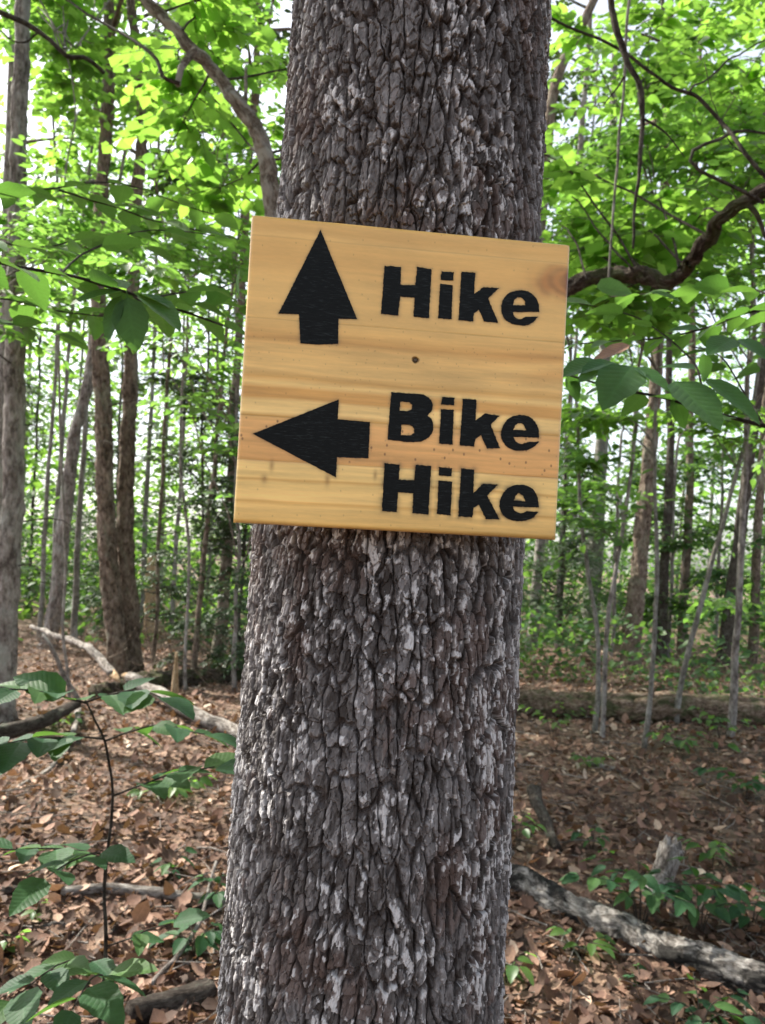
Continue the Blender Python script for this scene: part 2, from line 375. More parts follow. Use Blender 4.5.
def twig_arrays(mb, O, D, Ln, r, droop=.15):
    m = len(O)
    if not m: return
    t = np.array([0, .5, 1.0]); P = O[:, None] + D[:, None] * (Ln[:, None] * t)[..., None]; P[..., 2] -= droop * Ln[:, None] * t ** 2
    X = nrm(np.cross(D, [.13, .2, 1.0])); Y = np.cross(D, X); rr = r * np.array([1, .7, .3])
    th = np.array([0, 2.094, 4.189])
    V = P[:, :, None] + rr[None, :, None, None] * (np.cos(th)[None, None, :, None] * X[:, None, None] + np.sin(th)[None, None, :, None] * Y[:, None, None])
    q = np.array([(i * 3 + j, i * 3 + (j + 1) % 3, (i + 1) * 3 + (j + 1) % 3, (i + 1) * 3 + j) for i in range(2) for j in range(3)])
    mb.add(V.reshape(-1, 3), (q[None] + (np.arange(m) * 9)[:, None, None]).reshape(-1, 4))

def grow_branch(mb, lv, p0, p1, r0, tpl, nspray, nleaf, size, slen, start=.3, sag=.12, droop=.15, twr=.0035, flat=.35, sides=5, sub=True):
    """a limb from p0 to p1 with leafy sprays on both sides"""
    p0 = np.asarray(p0, float); p1 = np.asarray(p1, float); d = p1 - p0; L = np.linalg.norm(d)
    mid = (p0 + p1) / 2 + np.array([0, 0, sag * L]) + rng.normal(0, .05 * L, 3)
    c = wob(curve([p0, mid, p1], 9), .02 * L, int(rng.integers(1e6)), 2.0)
    mb.tube(c, np.linspace(r0, max(.15 * r0, .0025), len(c)), sides, cap=False)
    if nspray <= 0: return
    u = start + (1 - start) * np.sort(rng.random(nspray)); idx = u * (len(c) - 1); i = np.minimum(idx.astype(int), len(c) - 2); f = (idx - i)[:, None]
    O = c[i] * (1 - f) + c[i + 1] * f; T = nrm(c[i + 1] - c[i])
    side = nrm(np.cross(T, [0, 0, 1.0])) * np.where(rng.random(nspray) < .5, 1, -1)[:, None]
    D = nrm(T * (.35 + .6 * u[:, None] ** 2) + side * (.9 - .3 * u[:, None]) + rng.normal(0, .22, (nspray, 3)))
    Ln = slen * (.6 + .8 * rng.random(nspray)) * (1.15 - .45 * u)
    if sub: twig_arrays(mb, O, D, Ln, twr, droop)
    lv.append(spray_leaves(tpl, O, D, Ln, nleaf, size, droop, flat))

# ------------------------------------------------------------------ ground
xs = np.concatenate([-np.geomspace(400, 7, 26), np.linspace(-6.6, 6.6, 190), np.geomspace(7, 400, 26)])
ys = np.concatenate([-np.geomspace(400, 3, 22), np.linspace(-2.4, 15, 250), np.geomspace(15.6, 500, 30)])
GX, GY = np.meshgrid(xs, ys); nx, ny = len(xs), len(ys)
GZ = gz(GX, GY) + .02 * fbm(GX * 9, GY * 9, 8, 3) * np.exp(-(GX ** 2 + GY ** 2) / 400)
idx = np.arange(nx * ny).reshape(ny, nx)
Q = np.stack([idx[:-1, :-1], idx[:-1, 1:], idx[1:, 1:], idx[1:, :-1]], -1).reshape(-1, 4)
tag(mesh_np('ground', np.stack([GX, GY, GZ], -1).reshape(-1, 3), [Q], M['ground']), kind='structure')

# ------------------------------------------------------------------ the signed tree
AX0, AX1 = at(422, 0, .985), at(358.5, 1024, .985)
def axis(z):
    t = (z - AX0[2]) / (AX1[2] - AX0[2]); return AX0[None] + (AX1 - AX0)[None] * np.asarray(t)[:, None]
zz = np.concatenate([np.linspace(-.25, .90, 110), np.arange(.905, 2.22, .00105), np.linspace(2.224, 3.2, 230), np.linspace(3.3, 15, 60)])
fr = np.linspace(-np.pi / 2 - 1.75, -np.pi / 2 + 1.75, 640); bk = np.linspace(-np.pi / 2 + 1.75, 1.5 * np.pi - 1.75, 130)[1:-1]
th = np.concatenate([fr, bk]); R0 = .1645
S, Z = np.meshgrid(th * R0, zz)
warp = fbm(S * 9, Z * 5, 21, 4)
rag = fbm(S * 130, Z * 70, 22, 3); rag2 = fbm(S * 140, Z * 80, 24, 3)
side = .55 + .45 * smooth(.1, 1.0, (S / R0 + np.pi / 2))             # the long furrows are deepest on one flank
s1 = S + .012 * warp + .0034 * rag; z1 = Z + .02 * fbm(S * 30, Z * 14, 23, 3) + .007 * rag2
f1, f2, id1, dx, dy = voronoi(s1 / .0155, z1 / .060, 31, .92)         # ridges between long furrows
g1 = smooth(.03, .17, f2 - f1 + .10 * rag)
wa, wb = vnoise(S * 90, Z * 60, 41), vnoise(S * 110, Z * 70, 42)
a1, a2, id2, dx2, dy2 = voronoi(s1 / .0098 + .5 * wa, z1 / .0215 + .55 * wb, 43, .98)     # plates
g2 = smooth(.0, .09, a2 - a1)
b1, b2, id3, dx3, dy3 = voronoi(s1 / .0060 + .5 * wb + .3 * rag2, z1 / .0135 + .5 * wa + .3 * rag, 53, .98)   # torn flakes on the plates
c1, c2, id4, dx4, dy4 = voronoi(S / .0036 + .6 * vnoise(S * 330, Z * 190, 54), Z / .0080 + .6 * vnoise(S * 310, Z * 200, 56), 57, .95)
g3 = smooth(.0, .07, b2 - b1)
q1 = (id2 * 7.13) % 1 - .5; q2 = (id3 * 9.71) % 1 - .5; q3 = (id1 * 5.37) % 1 - .5
h = .0088 * side * (g1 - 1) + .0020 * (id1 - .5) + .0030 * q3 * dx * g1
h += .0026 * (id2 - .5) + .0014 * (g2 - 1) + .0022 * q1 * dx2 - .0016 * dy2
h += .0024 * (id3 - .5) + .0006 * (g3 - 1) + .0010 * q2 * dx3 - .0007 * dy3 + .0008 * (id4 - .5)
h += .0032 * fbm(S * 6 + Z * 2, Z * 3.3 - S * 3, 62, 2) + .0007 * fbm(S * 420, Z * 190, 63, 3)
flare = 1 + .55 * np.exp(-np.maximum(Z - .02, 0) / .16) * (1 + .35 * np.cos(th * 5)[None]) - .022 * np.clip(Z - 1.5, -1, 12)
RR = R0 * flare + h
AXp = axis(zz)
V = np.stack([AXp[:, 0, None] + RR * np.cos(th)[None], AXp[:, 1, None] + RR * np.sin(th)[None], np.repeat(zz[:, None], len(th), 1)], -1)
low = smooth(1.75, 1.25, Z)                                        # paler lichen flakes on the lower bole
pale = smooth(.60, .71, .36 * id3 + .12 * id2 + .34 * id4 + .36 * fbm(S * 34, Z * 16, 71, 4) + .32 * fbm(S * 330, Z * 170, 74, 3) + .06 * low - .02)
red = .8 * smooth(.14, .40, fbm(S * 17, Z * 12, 72, 3) + .45 * (id2 - .5) + .3 * (id3 - .5))
grey = np.clip(.46 + .60 * (id2 - .5) + .55 * (id3 - .5) + .3 * (id4 - .5) + .45 * fbm(S * 34, Z * 18, 73, 4) + .4 * fbm(S * 380, Z * 190, 75, 3), 0, 1)
col = (1 - grey[..., None]) * np.array([.044, .036, .032]) + grey[..., None] * np.array([.240, .225, .222])
col = col * (1 - .75 * red[..., None]) + .75 * red[..., None] * np.array([.105, .064, .050])
col = col * (1 - .85 * pale[..., None]) + .85 * pale[..., None] * np.array([.62, .605, .60])
cav = ((1 - g1 * (.5 + .5 * g2)) * .7)[..., None]                  # redder brown inner bark, with crevice shade also put into this dark tint
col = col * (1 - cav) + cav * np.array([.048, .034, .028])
nz, nt_ = len(zz), len(th); idx = np.arange(nz * nt_).reshape(nz, nt_); jn = np.roll(idx, -1, 1)
Q = np.stack([idx[:-1], jn[:-1], jn[1:], idx[1:]], -1).reshape(-1, 4)
tree0 = thing('tree', 'big rough-barked trunk in front with the wooden trail sign fixed to it', 'tree')
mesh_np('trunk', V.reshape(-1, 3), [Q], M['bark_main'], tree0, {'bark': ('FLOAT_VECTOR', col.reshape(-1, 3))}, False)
mb, lv = MB(), []
for k in range(30):
    z0 = 4.6 + 9 * k / 29; a_ = k * 2.4; p0 = axis([z0])[0]; L_ = 3.7 - 1.8 * k / 29
    mb = MB(); grow_branch(mb, lv, p0, p0 + np.array([math.cos(a_) * L_, math.sin(a_) * L_, .1]), .035, 'small', 24, 10, .19, .8, .2, sub=False)
    mb.build('limb', M['bark_dark'], tree0)
leaves('crown', M['needle'], lv, tree0)

# ------------------------------------------------------------------ the sign
TS = 1.06 * np.array([.02210166, .1230726, -.74207744]); NS = nrm(np.array([.10284685, .02217559, .99444998]))
def cam2w(v): return CR * v[0] + CU * v[1] - CF * v[2]
SP = EYE + cam2w(TS); SN = cam2w(NS)
def onsign(px, py, lift=0.0):
    r = ray(px, py); t = ((SP - EYE) @ SN) / (r @ SN); return EYE + r * t + SN * lift
K4 = [onsign(*p) for p in ((251.5, 213.5), (571, 244), (556.5, 540), (233, 522.5))]
N_ = 560
uu = np.linspace(0, 1, N_); Ug, Vg = np.meshgrid(uu, uu)
def quad(u, v):
    u = np.asarray(u)[..., None]; v = np.asarray(v)[..., None]
    return K4[0] * (1 - u) * (1 - v) + K4[1] * u * (1 - v) + K4[2] * u * v + K4[3] * (1 - u) * v
WID, HEI, THK, RB = .318, .300, .019, .0046
base = quad(Ug, Vg)
e = np.minimum(np.minimum(Ug, 1 - Ug) * WID, np.minimum(Vg, 1 - Vg) * HEI)
ex = np.minimum(Ug, 1 - Ug) * WID; ey = np.minimum(Vg, 1 - Vg) * HEI
kx = np.clip(RB - ex, 0, RB); ky = np.clip(RB - ey, 0, RB); dd = np.minimum(np.sqrt(kx * kx + ky * ky), RB)
drop = RB - np.sqrt(np.maximum(RB * RB - dd * dd, 0))
# wood figure: X along the grain (0-1), Y across (0-1 downwards)
X, Y = Ug, Vg
yw = Y + .012 * fbm(X * 1.6, Y * 3, 101, 3) + .004 * fbm(X * 6, Y * 22, 102, 3)
kn = np.exp(-(((X - .985) / .095) ** 2 + ((Y - .135) / .062) ** 2) ** 1.5)    # a knot cut through at the right-hand edge
kn2 = np.exp(-(((X - .93) / .16) ** 2 + ((Y - .435) / .045) ** 2))
yw = yw + .03 * kn * (Y - .12) / .1
st = np.array([[0, .56, .34, .135], [.04, .53, .31, .115], [.065, .60, .37, .15], [.075, .58, .345, .13], [.14, .56, .325, .12], [.22, .61, .375, .15], [.33, .60, .37, .148], [.36, .57, .34, .13],
               [.395, .46, .245, .08], [.42, .59, .36, .145], [.50, .62, .39, .165], [.525, .50, .28, .095], [.545, .66, .44, .20], [.562, .49, .26, .085], [.59, .47, .245, .078], [.602, .66, .44, .20], [.635, .68, .46, .22],
               [.65, .52, .30, .11], [.672, .60, .33, .145], [.74, .57, .305, .13], [.79, .55, .29, .12], [.80, .68, .46, .215], [.845, .68, .46, .21], [.852, .55, .32, .115], [.862, .68, .455, .205], [.915, .67, .44, .20], [.922, .52, .30, .105], [.935, .65, .42, .185], [1.0, .58, .36, .145]])
wood = np.stack([np.interp(yw, st[:, 0], st[:, k]) for k in (1, 2, 3)], -1)
gr = fbm(X * 5, yw * 85, 103, 4); gr2 = fbm(X * 2.2, yw * 30, 104, 3); gr3 = fbm(X * 60, Y * 300, 105, 2); cloud = fbm(X * 5, Y * 5, 106, 3)
wood = wood * np.array([1.36, 1.36, 1.03])
wood = wood * (1 + (.10 + .14 * smooth(.33, .40, Y)) * gr + (.10 + .10 * smooth(.33, .40, Y)) * gr2 + .05 * gr3 + .10 * cloud)[..., None]
# resin flecks, short and dark, and knot
for (vy, dens, sz, amt, lo, hi) in ((.46, 26, .009, .34, .36, .56), (.72, 22, .018, .75, .655, .79), (.5, 14, .012, .30, 0.0, 1.0)):
    q1, q2, qi, qx, qy = voronoi(X * dens, Y * dens, int(vy * 1000), .95)
    dot = smooth(1.0, .4, np.hypot(qx / (sz * dens * .24), qy / (sz * dens * .36))) * (qi > .30) * smooth(lo, lo + .01, Y) * smooth(hi, hi - .01, Y)
    wood = wood * (1 - amt * dot[..., None]) + amt * dot[..., None] * np.array([.16, .07, .025])
for (kx_, ky_, w_, h_) in ((.105, .81, .007, .018), (.275, .845, .008, .02), (.42, .82, .006, .016), (.085, .855, .01, .014)):
    dot = np.exp(-(((X - kx_) / w_) ** 2 + ((Y - ky_) / h_) ** 2)); wood = wood * (1 - .6 * dot[..., None]) + .6 * dot[..., None] * np.array([.24, .11, .035])
kc = np.clip(kn ** .9 * (.85 + .8 * fbm(X * 20, Y * 14, 107, 3)) * smooth(.066, .078, Y) * 1.25, 0, 1)[..., None]
wood = wood * (1 - .85 * kc) + .85 * kc * (np.array([.46, .185, .036]) * (1 - .30 * (.5 + .5 * np.sin(np.hypot((X - 1.03) / .10, (Y - .13) / .055) * 16 + 3 * fbm(X * 12, Y * 12, 111, 2))))[..., None])
kd = (np.exp(-(((X - .996) / .011) ** 2 + ((Y - .125) / .04) ** 2)) * smooth(.07, .09, Y))[..., None]
wood = wood * (1 - .9 * kd) + .9 * kd * np.array([.19, .055, .012])
wood = wood * (1 - .28 * kn2[..., None] * (.5 + .5 * np.sin((X * 14 + Y * 70)))[..., None] * np.array([.6, 1, 1.4]))
groove = np.zeros_like(X)
for (v0, sl) in ((.336, .0), (.068, .0), (.652, .0), (.795, -.002)):       # glue lines between the staves
    dl = np.abs(Y - v0 - sl * X - .0015 * vnoise(X * 9, X * 0, 3)); wgt = (1 if v0 != .068 else .6)
    groove = groove + np.exp(-(dl / .0022) ** 2) * wgt * (.35 + .4 * (vnoise(X * 7, X * 0 + v0 * 50, 9) + .5))
wood = wood * (1 - .42 * np.clip(groove, 0, 1)[..., None])
edge = smooth(.004, .0, e)[..., None]; wood = wood * (1 - .16 * edge)
front = base - SN * (drop + .0003 * groove)[..., None]

# lettering outlines, read off in enlarged views of the board (ox, oy, scale)
def outl(pts, ox, oy, sc): return np.array([(ox + x / sc, oy + y / sc) for x, y in pts])
hike1 = [[(62, 68), (132, 72), (130, 148), (192, 150), (200, 72), (262, 82), (250, 290), (184, 284), (190, 203), (128, 198), (120, 278), (46, 272)],
         [(304, 91), (356, 95), (354, 131), (299, 127)], [(298, 144), (352, 150), (346, 295), (289, 291)],
         [(388, 92), (447, 97), (442, 188), (482, 158), (548, 162), (502, 206), (544, 310), (484, 304), (462, 254), (442, 268), (438, 304), (376, 298)]]
e1 = ([(719, 263), (718, 235), (705, 203), (680, 181), (650, 172), (620, 173), (590, 184), (568, 206), (557, 240), (560, 270), (575, 297), (600, 313), (640, 321), (675, 318), (700, 301), (714, 284), (662, 284), (645, 293), (628, 294), (613, 283), (607, 264)],
      [(608, 234), (612, 214), (628, 200), (645, 204), (657, 218), (660, 236)])
bike = [[(307, 72), (359, 76), (357, 108), (302, 104)], [(302, 124), (356, 127), (350, 275), (293, 270)],
        [(394, 80), (452, 83), (448, 172), (488, 142), (550, 152), (512, 190), (552, 290), (498, 292), (470, 234), (448, 252), (442, 284), (381, 277)]]
bB = ([(90, 52), (150, 56), (215, 60), (238, 67), (258, 84), (266, 106), (261, 134), (244, 152), (260, 164), (268, 186), (266, 218), (250, 243), (222, 260), (180, 264), (140, 262), (74, 254)],
      [(128, 92), (165, 94), (179, 106), (177, 124), (160, 132), (126, 131)], [(133, 190), (168, 190), (185, 204), (187, 226), (170, 236), (132, 234)])
e2 = ([(719, 245), (716, 208), (700, 176), (672, 154), (640, 149), (606, 154), (578, 174), (560, 205), (556, 236), (564, 262), (584, 286), (615, 299), (650, 301), (682, 292), (705, 278), (718, 262), (670, 264), (648, 272), (628, 268), (614, 256), (610, 242)],
      [(608, 212), (618, 192), (634, 184), (652, 190), (664, 214)])
hike2 = [[(62, 56), (126, 62), (122, 126), (188, 128), (194, 62), (260, 68), (248, 274), (180, 268), (184, 184), (118, 180), (114, 264), (50, 260)],
         [(293, 72), (349, 78), (346, 112), (292, 108)], [(291, 130), (349, 134), (342, 278), (284, 272)],
         [(387, 78), (443, 84), (438, 184), (480, 142), (542, 148), (498, 194), (550, 294), (492, 294), (462, 232), (440, 246), (434, 286), (375, 282)]]
e3 = ([(716, 244), (714, 208), (700, 176), (674, 154), (640, 147), (604, 152), (574, 172), (556, 202), (549, 235), (556, 262), (574, 285), (606, 300), (640, 302), (675, 296), (700, 282), (714, 262), (668, 260), (648, 268), (628, 266), (612, 254), (607, 240)],
      [(611, 214), (618, 194), (632, 182), (650, 194), (660, 218)])
words = [('lettering', 370, 250, 4.25, [[p] for p in hike1] + [list(e1)]),
         ('lettering', 370, 380, 4.25, [list(bB)] + [[p] for p in bike] + [list(e2)]),
         ('lettering', 370, 450, 4.25, [[p] for p in hike2] + [list(e3)]),
         ('arrow', 240, 220, 5.464, [[[(440, 55), (640, 542), (538, 540), (536, 676), (432, 682), (330, 674), (322, 516), (210, 512)]]]),
         ('arrow', 240, 380, 5.464, [[[(70, 294), (540, 106), (534, 214), (710, 230), (702, 428), (530, 422), (524, 532)]]])]
def rough_edge(P, seed, step=.55, amp=.33):
    out = []
    for i in range(len(P)):
        a, b = P[i], P[(i + 1) % len(P)]; n = max(1, int(np.linalg.norm(b - a) / step)); d = nrm(b - a); nn = np.array([-d[1], d[0]])
        for k in range(n):
            p = a + (b - a) * k / n; j = float(fbm(np.array([p[0] * .8]), np.array([p[1] * .8]), seed, 3)[0])
            out.append(p + nn * amp * 1.6 * j * (1 if k else .3))
    return np.array(out)
def round_poly(P, closed_curvy):
    if not closed_curvy: return P
    Q = np.vstack([P[-1:], P, P[:2]]); out = []
    for i in range(len(P)):
        a, b, c, d = Q[i:i + 4]
        u = (c - b) / np.linalg.norm(c - b); w = (b - a) / np.linalg.norm(b - a); w2 = (d - c) / np.linalg.norm(d - c)
        out.append(b)
        if u @ w > .6 and u @ w2 > .6: out.append(.5 * (b + c) + .0625 * (b - a) + .0625 * (c - d))
    return np.array(out)
def in_poly(px, py, P):
    ins = np.zeros(px.shape, bool); x0, y0 = P[-1]
    for x1_, y1_ in P:
        cnd = ((y1_ > py) != (y0 > py)) & (px < (x0 - x1_) * (py - y1_) / (y0 - y1_ + 1e-12) + x1_); ins ^= cnd; x0, y0 = x1_, y1_
    return ins
def dist_poly(px, py, P):
    d = np.full(px.shape, 1e9); a = P[-1]
    for b in P:
        ab = b - a; t = np.clip(((px - a[0]) * ab[0] + (py - a[1]) * ab[1]) / (ab @ ab + 1e-12), 0, 1)
        d = np.minimum(d, np.hypot(px - a[0] - t * ab[0], py - a[1] - t * ab[1])); a = b
    return d
sign = thing('trail_sign', 'square varnished pine board sign with black stencilled arrows on the big trunk', 'sign')
# overspray: a faint soft rim of paint that drifted under the stencil
rel = (front.reshape(-1, 3) - EYE); dz = rel @ CF
FX = (CX + FPX * (rel @ CR) / dz).reshape(X.shape); FY = (CY - FPX * (rel @ CU) / dz).reshape(X.shape)
spray = np.zeros_like(X)
from mathutils.geometry import tessellate_polygon
for wi, (nm, ox, oy, sc, glyphs) in enumerate(words):
    Vs, T, n0 = [], [], 0
    for gi, g in enumerate(glyphs):
        loops = []
        for li, lp in enumerate(g):
            P = outl(lp, ox, oy, sc); P = round_poly(P, nm == 'lettering' and len(g) > 1)
            loops.append(rough_edge(P, 200 + wi * 20 + gi * 3 + li, .5, .42 if nm == 'lettering' else .26))
        box = (FX > loops[0][:, 0].min() - 9) & (FX < loops[0][:, 0].max() + 9) & (FY > loops[0][:, 1].min() - 9) & (FY < loops[0][:, 1].max() + 9)
        dj = np.full(box.sum(), 1e9)
        for lp in loops: dj = np.minimum(dj, dist_poly(FX[box], FY[box], lp[::3]))
        amt = (.5 if wi == 2 else .34) * np.exp(-dj / (2.6 if wi == 2 else 1.5)) * (.5 + 1.2 * (fbm(FX[box] * .12, FY[box] * .12, 300 + wi, 3) + .5))
        spray[box] = np.maximum(spray[box], amt)
        tri = tessellate_polygon([[Vector((p[0], p[1], 0)) for p in lp] for lp in loops])
        allp = np.concatenate(loops); Vs.append(np.array([onsign(p[0], p[1], .0005) for p in allp])); T += [tuple(i + n0 for i in t) for t in tri]; n0 += len(allp)
    T = np.array(T); VV = np.concatenate(Vs)
    nv = np.cross(VV[T[:, 1]] - VV[T[:, 0]], VV[T[:, 2]] - VV[T[:, 0]]) @ SN; T[nv < 0] = T[nv < 0][:, ::-1]
    o = mesh_np(nm, VV, [T], M['paint'], sign, None, False)
    o['label'] = ['black stencilled word Hike beside the upward arrow', 'black stencilled word Bike beside the left arrow', 'black stencilled word Hike along the bottom', 'black arrow pointing up', 'black arrow pointing left'][wi]
wood = wood * (1 - np.clip(spray, 0, 1)[..., None]) + np.clip(spray, 0, 1)[..., None] * np.array([.02, .022, .02])
# worn hole around the screw
HX, HY = 415.5, 360.0
hd = np.hypot(FX - HX, FY - HY); hole = smooth(4.6, 2.6, hd + 1.5 * fbm(FX * .4, FY * .4, 400, 2))
wood = wood * (1 - .75 * hole[..., None]) + .75 * hole[..., None] * np.array([.12, .07, .035])
front = front - SN * (.0022 * smooth(3.6, 2.0, hd))[..., None]
idx = np.arange(N_ * N_).reshape(N_, N_)
Qf = np.stack([idx[:-1, :-1], idx[1:, :-1], idx[1:, 1:], idx[:-1, 1:]], -1).reshape(-1, 4)
ring = np.concatenate([idx[0, :-1], idx[:-1, -1], idx[-1, :0:-1], idx[:0:-1, 0]])
bv = base.reshape(-1, 3)[ring] - SN * THK; rb = np.arange(len(ring)) + N_ * N_
Qs = np.stack([ring, np.roll(ring, -1), np.roll(rb, -1), rb], -1)
Vb = np.vstack([front.reshape(-1, 3), bv, bv.mean(0, keepdims=True)]); ce = len(Vb) - 1
Tb = np.stack([rb, np.roll(rb, -1), np.full(len(rb), ce)], -1)
wcol = np.vstack([wood.reshape(-1, 3), wood.reshape(-1, 3)[ring] * .92, [[.5, .3, .12]]])
mesh_np('board', Vb, [Qs, Tb, Qf], M['pine'], sign, {'wood': ('FLOAT_VECTOR', wcol)})
mb = MB(); c0 = onsign(HX, HY)
mb.tube([c0 - SN * .006, c0 - SN * .0014, c0 - SN * .0009], [.0022, .0022, .0016], 16); mb.build('screw', M['screw'], sign)
# ---- END OF FOREGROUND

# ------------------------------------------------------------------ the woods: trunks
def stem_pts(pxs, H=None, depth=None, lean=0.0):
    b = hit(*pxs[0]) if depth is None else at(pxs[0][0], pxs[0][1], depth)
    d = b[1]; b = np.array([b[0], b[1], gz(b[0], b[1])])
    pts = [b - np.array([0, 0, .12]), b] if depth is None else [at(pxs[0][0], pxs[0][1], depth)]
    n = len(pxs)
    for k, (px, py) in enumerate(pxs[1:]): pts.append(at(px, py, d + lean * (k + 1) / n))
    if H and pts[-1][2] < H:
        v = nrm(pts[-1] - pts[-2]); v[2] = max(v[2], .85); v[0] = np.clip(v[0], -.25, .25); v = nrm(v)
        pts.append(pts[-1] + v * (H - pts[-1][2]) * .5 + rng.normal(0, .12, 3)); pts.append(pts[-1] + v * (H - pts[-2][2]) * .5 + rng.normal(0, .15, 3))
    return np.array(pts), d
def resample(c, z):
    i = np.clip(np.searchsorted(c[:, 2], z), 1, len(c) - 1); a, b = c[i - 1], c[i]
    t = (z - a[2]) / max(b[2] - a[2], 1e-6); return a + (b - a) * np.clip(t, 0, 1)
def trunk_mesh(mb, pts, r, taper=.28, sides=14, seed=0, rough=.10, flare=.35, n=46, amp=.02, disp=None):
    n = n if disp is None else 420; c = curve(pts, n); c[2:] = wob(c[2:], amp, seed, 1.2)
    t = np.linspace(0, 1, n); mb.tube(c, r * (1 - (1 - taper) * t), sides, rough, seed, 5.0, flare=flare, disp=disp)
    return c
def tree(name, label, cat, stems, bark, H=11, group=None, crown=None, sides=14, flare=.35, stubs=0, amp=.02, disp=None):
    """stems: list of (pixel polyline, base width in pixels). crown: (n_branches, z0, reach, leaf size, template, material)"""
    root = thing(name, label, cat, group=group); lv = []; cs = []
    for si, (pxs, wpx) in enumerate(stems):
        sd = int(rng.integers(1e5)); pts, d = stem_pts(pxs, H); r = wpx / 2 * d / FPX
        mb = MB(); c = trunk_mesh(mb, pts, r, seed=sd, sides=sides if disp is None else 40, flare=flare, amp=amp, disp=disp); cs.append((c, r, d)); mb.build('trunk', bark, root)
        for k in range(stubs):                            # dead side twigs low on the bole
            z = .6 + 3.6 * rng.random(); p = resample(c, z); a_ = rng.random() * 6.28; L_ = (.25 + .7 * rng.random())
            q = curve([p, p + np.array([math.cos(a_), math.sin(a_), .15]) * L_ * .6, p + np.array([math.cos(a_ + .3), math.sin(a_ + .3), -.25 + .3 * rng.random()]) * L_], 6)
            lb = MB(); lb.tube(q, np.linspace(.008, .002, 6), 5, cap=False); lb.build('dead_twig', M['bark_dark'], root)
        if crown:
            nb, z0, reach, ls, tp, _ = crown
            for k in range(nb):
                z = z0 + (H - z0) * (k + .5) / nb; p = resample(c, z); a_ = rng.random() * 6.28; L_ = reach * (1.1 - .5 * k / nb) * (.7 + .5 * rng.random())
                lb = MB(); grow_branch(lb, lv, p, p + np.array([math.cos(a_) * L_, math.sin(a_) * L_, .3 * L_ * rng.random()]), .02 + .006 * reach, tp, 15, 9, ls, .55 * reach ** .5, .25, sub=False)
                lb.build('limb', bark, root)
    if lv: leaves('crown', crown[5], lv, root)
    return root, cs
MB_, ML, MN = M['leaf_bright'], M['leaf_mid'], M['needle']
hi = (5, 7.0, 2.0, .17, 'small', ML); hin = (7, 6.0, 1.7, .15, 'small', MN)
GL = 'trees standing in the woods'
T1 = tree('tree', 'tall straight grey trunk at the far left of the woods', 'tree', [([(4, 722), (13, 480), (18, 250), (23, 0)], 27)], M['bark_grey'], 13, GL, hi, stubs=4, disp=(.05, .16, .012))
T2 = tree('twin_trunk_tree', 'brown twin-stemmed tree whose two trunks rise from one base', 'tree',
          [([(119, 676), (108, 560), (103, 440), (99, 330), (98, 230), (107, 110), (108, 0)], 22), ([(133, 672), (126, 560), (127, 460), (131, 350), (135, 230), (141, 110), (131, 10)], 20)], M['bark_brown'], 12, GL, hi, stubs=4, flare=.25, amp=.012, disp=(.06, .18, .020))
T3 = tree('tree', 'leaning pale grey trunk between the straight grey trunk and the twin-stemmed tree', 'tree', [([(48, 648), (60, 560), (72, 450), (86, 385), (100, 250)], 18)], M['bark_grey'], 13, GL, hi, stubs=3, disp=(.06, .2, .014))
tree('tree', 'narrow pale trunk right beside the leaning grey trunk, partly crossing it', 'tree', [([(74, 646), (78, 540), (84, 440), (93, 340)], 8)], M['bark_pale'], 12, GL, hi, 10, .2, 2)
tree('tree', 'very thin upright pale trunk just right of the far left grey trunk', 'tree', [([(40, 640), (46, 500), (56, 370), (60, 250)], 6)], M['bark_pale'], 12, GL, None, 8, .2, 3)
tree('tree', 'thin pale trunk half hidden behind the leaning grey trunk', 'tree', [([(52, 636), (60, 470), (68, 360)], 7)], M['bark_pale'], 13, GL, hin, 8, .2, 2)
tree('tree', 'hazy broad trunk at the very left edge behind the tall grey trunk', 'tree', [([(-6, 640), (-3, 470), (4, 300)], 17)], M['bark_grey'], 14, GL, hi, 10, .2, 3)
tree('spruce_sapling', 'thin dark pole with bare side twigs just right of the twin-stemmed tree', 'sapling', [([(152, 668), (160, 520), (166, 400), (172, 280)], 5)], M['bark_brown'], 9, GL, None, 8, .2, 26)
tree('tree', 'far pale trunk seen in the bright gap right of the twin-stemmed tree', 'tree', [([(142, 630), (148, 480), (153, 370)], 7)], M['bark_pale'], 14, GL, hin, 8, .2, 3)
tree('tree', 'thin trunk in the middle of the bright gap left of the sign', 'tree', [([(171, 634), (178, 520), (184, 420)], 6)], M['bark_grey'], 13, GL, hin, 8, .2, 4)
tree('sapling', 'slender bent sapling leaning right beside the signed tree, left side', 'sapling', [([(192, 682), (204, 560), (214, 460), (222, 380)], 7)], M['bark_brown'], 9, GL, None, 8, .2, 22)
tree('tree', 'dark trunk close to the left edge of the signed tree', 'tree', [([(219, 662), (227, 560), (234, 440), (240, 330)], 15)], M['bark_brown'], 13, GL, hin, 12, .3, 12)
R1 = tree('tree', 'thickest dark trunk right of the sign, leaning slightly', 'tree', [([(630, 668), (638, 580), (647, 480), (655, 395), (662, 250)], 21)], M['bark_brown'], 13, GL, hi, stubs=3, disp=(.06, .2, .018))
tree('tree', 'slim dark trunk just right of the thickest trunk right of the sign', 'tree', [([(662, 662), (666, 540), (670, 410)], 13)], M['bark_dark'], 13, GL, hi, 12, .2, 4)
tree('tree', 'grey trunk third from the sign, behind the leaning pale sapling', 'tree', [([(682, 656), (687, 540), (691, 420)], 12)], M['bark_brown'], 13, GL, hi, 12, .2, 3)
tree('tree', 'pale straight trunk half veiled by leaves, nearest right of the sign', 'tree', [([(588, 636), (596, 530), (602, 430)], 22)], M['bark_pale'], 14, GL, hin, 12, .2, 3)
R6 = tree('tree', 'mossy dark trunk near the right edge, behind the pale crossing sapling', 'tree', [([(722, 668), (736, 560), (750, 450), (766, 330)], 16)], M['bark_dark'], 13, GL, hi, 12, .2, 3)
